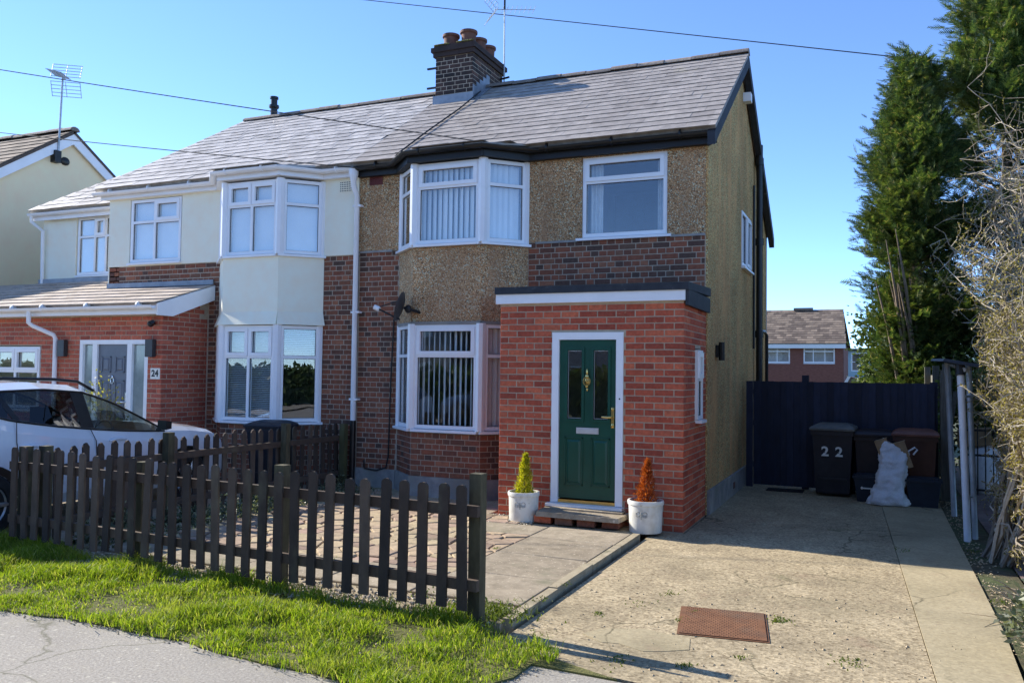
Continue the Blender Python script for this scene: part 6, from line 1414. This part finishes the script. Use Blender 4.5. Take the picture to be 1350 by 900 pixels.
def bare_shrub(name, label, base, n_stem, reach, height, depth, seed, spread=.35, r0=.02, cat='shrub', budn=2, bias=(0, 0), xmin=lambda z: -99):
    rd = random.Random(seed); t = thing(name, label, cat, base); mb = MB(); BP, BD = [], []
    def grow(p, d, L, r, lev):
        n = 6 if lev < 2 else 5; pts = [p]; q = p; dd = d
        for i in range(n):
            dd = (dd+Vector((rd.gauss(0, .27), rd.gauss(0, .27), rd.gauss(0, .2)+(.05 if lev < 2 else -.02)))).normalized()
            if q.x+dd.x*L*.5 < xmin(q.z)+rd.gauss(0, .12): dd.x = abs(dd.x)*.6+.1; dd.normalize()
            q = q+dd*(L/n); pts.append(q)
        mb.tube(pts, [max(.0026, r*(1-.7*i/n)) for i in range(n+1)], 5 if lev == 0 else 3, False)
        if lev >= 2:
            for i in range(1, n+1):
                for _ in range(budn): BP.append(pts[i].lerp(pts[i-1], rd.random())); BD.append((dd+Vector((rd.gauss(0, .8), rd.gauss(0, .8), rd.gauss(0, .8)))))
        if lev < depth:
            for _ in range(rd.choice((4, 5, 5, 6)) if lev < 2 else rd.choice((3, 4))):
                i = rd.randint(1, n); s = Vector((rd.gauss(0, 1), rd.gauss(0, 1), rd.gauss(.1, .7))).normalized()
                grow(pts[i], (dd*.55+s*.75).normalized(), L*rd.uniform(.3, .62), r*.55, lev+1)
    for i in range(n_stem):
        a = rd.uniform(0, 6.28); rr = rd.uniform(0, .3); p = Vector(base)+Vector((rr*math.cos(a), rr*math.sin(a)*1.6, 0))
        grow(p, Vector((spread*math.cos(a)+bias[0], spread*math.sin(a)+bias[1], 1)).normalized(), height*rd.uniform(.65, 1.0), r0*rd.uniform(.7, 1.3), 0)
    mb.build('branches', 'twig', t)
    V, T = leaf_cloud([tuple(p) for p in BP], [tuple(d) for d in BD], rng.uniform(.018, .045, len(BP)), .0075); raw_mesh('buds', V, T, 'bud', t)
    return t
bare_shrub('bare_shrub', 'dense twiggy bare shrub with yellow buds overhanging the right side of the drive', (3.2, -1.2, 0), 92, 1, 2.6, 3, 5, .36, .017, xmin=lambda z: 2.45 if z > 2.4 else (2.72 if z > 1.3 else 2.95))
bare_shrub('bare_shrub', 'tangle of pale bare branches at the right edge behind the twiggy shrub', (3.7, .6, 0), 40, 1, 3.0, 3, 9, .35, .02, xmin=lambda z: 2.75 if z > 2.2 else 3.2)
bare_shrub('bare_tree', 'thin bare tree with pale trunk in front of the tall conifer', (3.85, 2.4, 0), 32, 1, 4.9, 3, 21, .2, .028, 'tree', 1, xmin=lambda z: 2.85 if z > 2.5 else 3.4)
ds = thing('dead_stems', 'dry brown stems lying at the right edge of the drive', 'stems', (3.1, -3.2, 0)); mb = MB()
for i in range(46):
    p = Vector((random.uniform(2.85, 3.4), random.uniform(-3.9, -2.5), .01)); d = Vector((random.gauss(-.15, .4), random.gauss(-.2, .4), random.uniform(.02, .5))); mb.tube([p, p+d*.3, p+d*.55+Vector((0, 0, -.03))], [.007, .005, .002], 4, False)
mb.build('stem', 'dead', ds)
# leaf litter
def lit():
    r = random.random()
    if r < .5: return (random.gauss(2.86, .06), random.uniform(-4.5, 2.8), .0)
    if r < .8: return (random.uniform(2.8, 3.4), random.uniform(-5.5, -2.6), .0)
    return (random.uniform(-.2, 2.6), random.uniform(-5.8, -3.5), .002)
pebbles('leaf_litter', 900, lit, .014, 'dead', 'scattered dry leaf litter along the edge of the drive', 0, 'litter')
def vlit():
    i = random.randrange(6, NE-2); a, b = edge[i]; return (a+random.gauss(0, .05), b+random.gauss(0, .035), .004)
pebbles('verge_crumbs', 700, vlit, .008, 'bedding', 'crumbs of soil along the edge of the grass verge', 0, 'soil')
pebbles('verge_leaves', 130, lambda: (random.uniform(-5.5, -.2), random.uniform(-6.4, -5.5), .03), .016, 'dead', 'dry leaves scattered in the grass verge', 0, 'leaves')
dg = thing('door_mat', 'dark rubber mat lying before the blue gate', 'mat', (.7, 2.8, 0)); mb = MB().box((.42, 2.66, .004), (.95, 2.98, .016))
for k in range(12): mb.box((.44+k*.042, 2.68, .016), (.46+k*.042, 2.96, .02))
mb.build('mat', 'rubber', dg)
# iron gate and things behind it
ig = thing('iron_gate', 'black iron gate with spear tops on the neighbouring path', 'gate', (3.5, 3.3, 0)); IG = Fr((3.16, 3.3), (3.72, 3.2))
for k in range(6):
    u = .05+k*.1; MB().tube([IG.p(u, .06), IG.p(u, 1.06)], .009, 6).lathe([(.001, 1.17), (.022, 1.09), (.012, 1.06)], IG.p(u, 0), 6).build('bar', 'iron', ig)
for z in (.12, .62, .98): MB().fbox(IG, .0, .58, z, z+.03, -.012, .012).build('rail', 'iron', ig)
MB().fbox(IG, .58, .72, -.02, 1.3, -.07, .07).build('post', 'iron', ig)
bin_('black wheelie bin with big wheel at the far right edge', 3.98, .55, 1.2, 'bin_black', 'bin_black', 1.0, .56, .62)
gb = thing('garden_bag', 'pale bulging bag behind the black iron gate', 'bag', (3.45, 4.0, 0)); mb = MB().ell((3.45, 4.0, .36), (.33, .25, .38), 16, 10)
mb.v = [(x+noise.noise(Vector((x*7, y*7, z*7)))*.07, y, max(0, z+noise.noise(Vector((x*5, y*5, z*9)))*.05)) for x, y, z in mb.v]; mb.build('bag', 'sack', gb, smooth=60)
cbx = thing('cardboard_box', 'brown cardboard box on the bag behind the iron gate', 'cardboard', (3.35, 4.05, .7)); MB().hexa([(3.1, 3.9, .7), (3.55, 3.86, .74), (3.58, 4.2, .74), (3.12, 4.2, .7), (3.1, 3.9, .95), (3.55, 3.86, 1.0), (3.58, 4.2, 1.0), (3.12, 4.2, .95)]).build('carton', 'card', cbx)
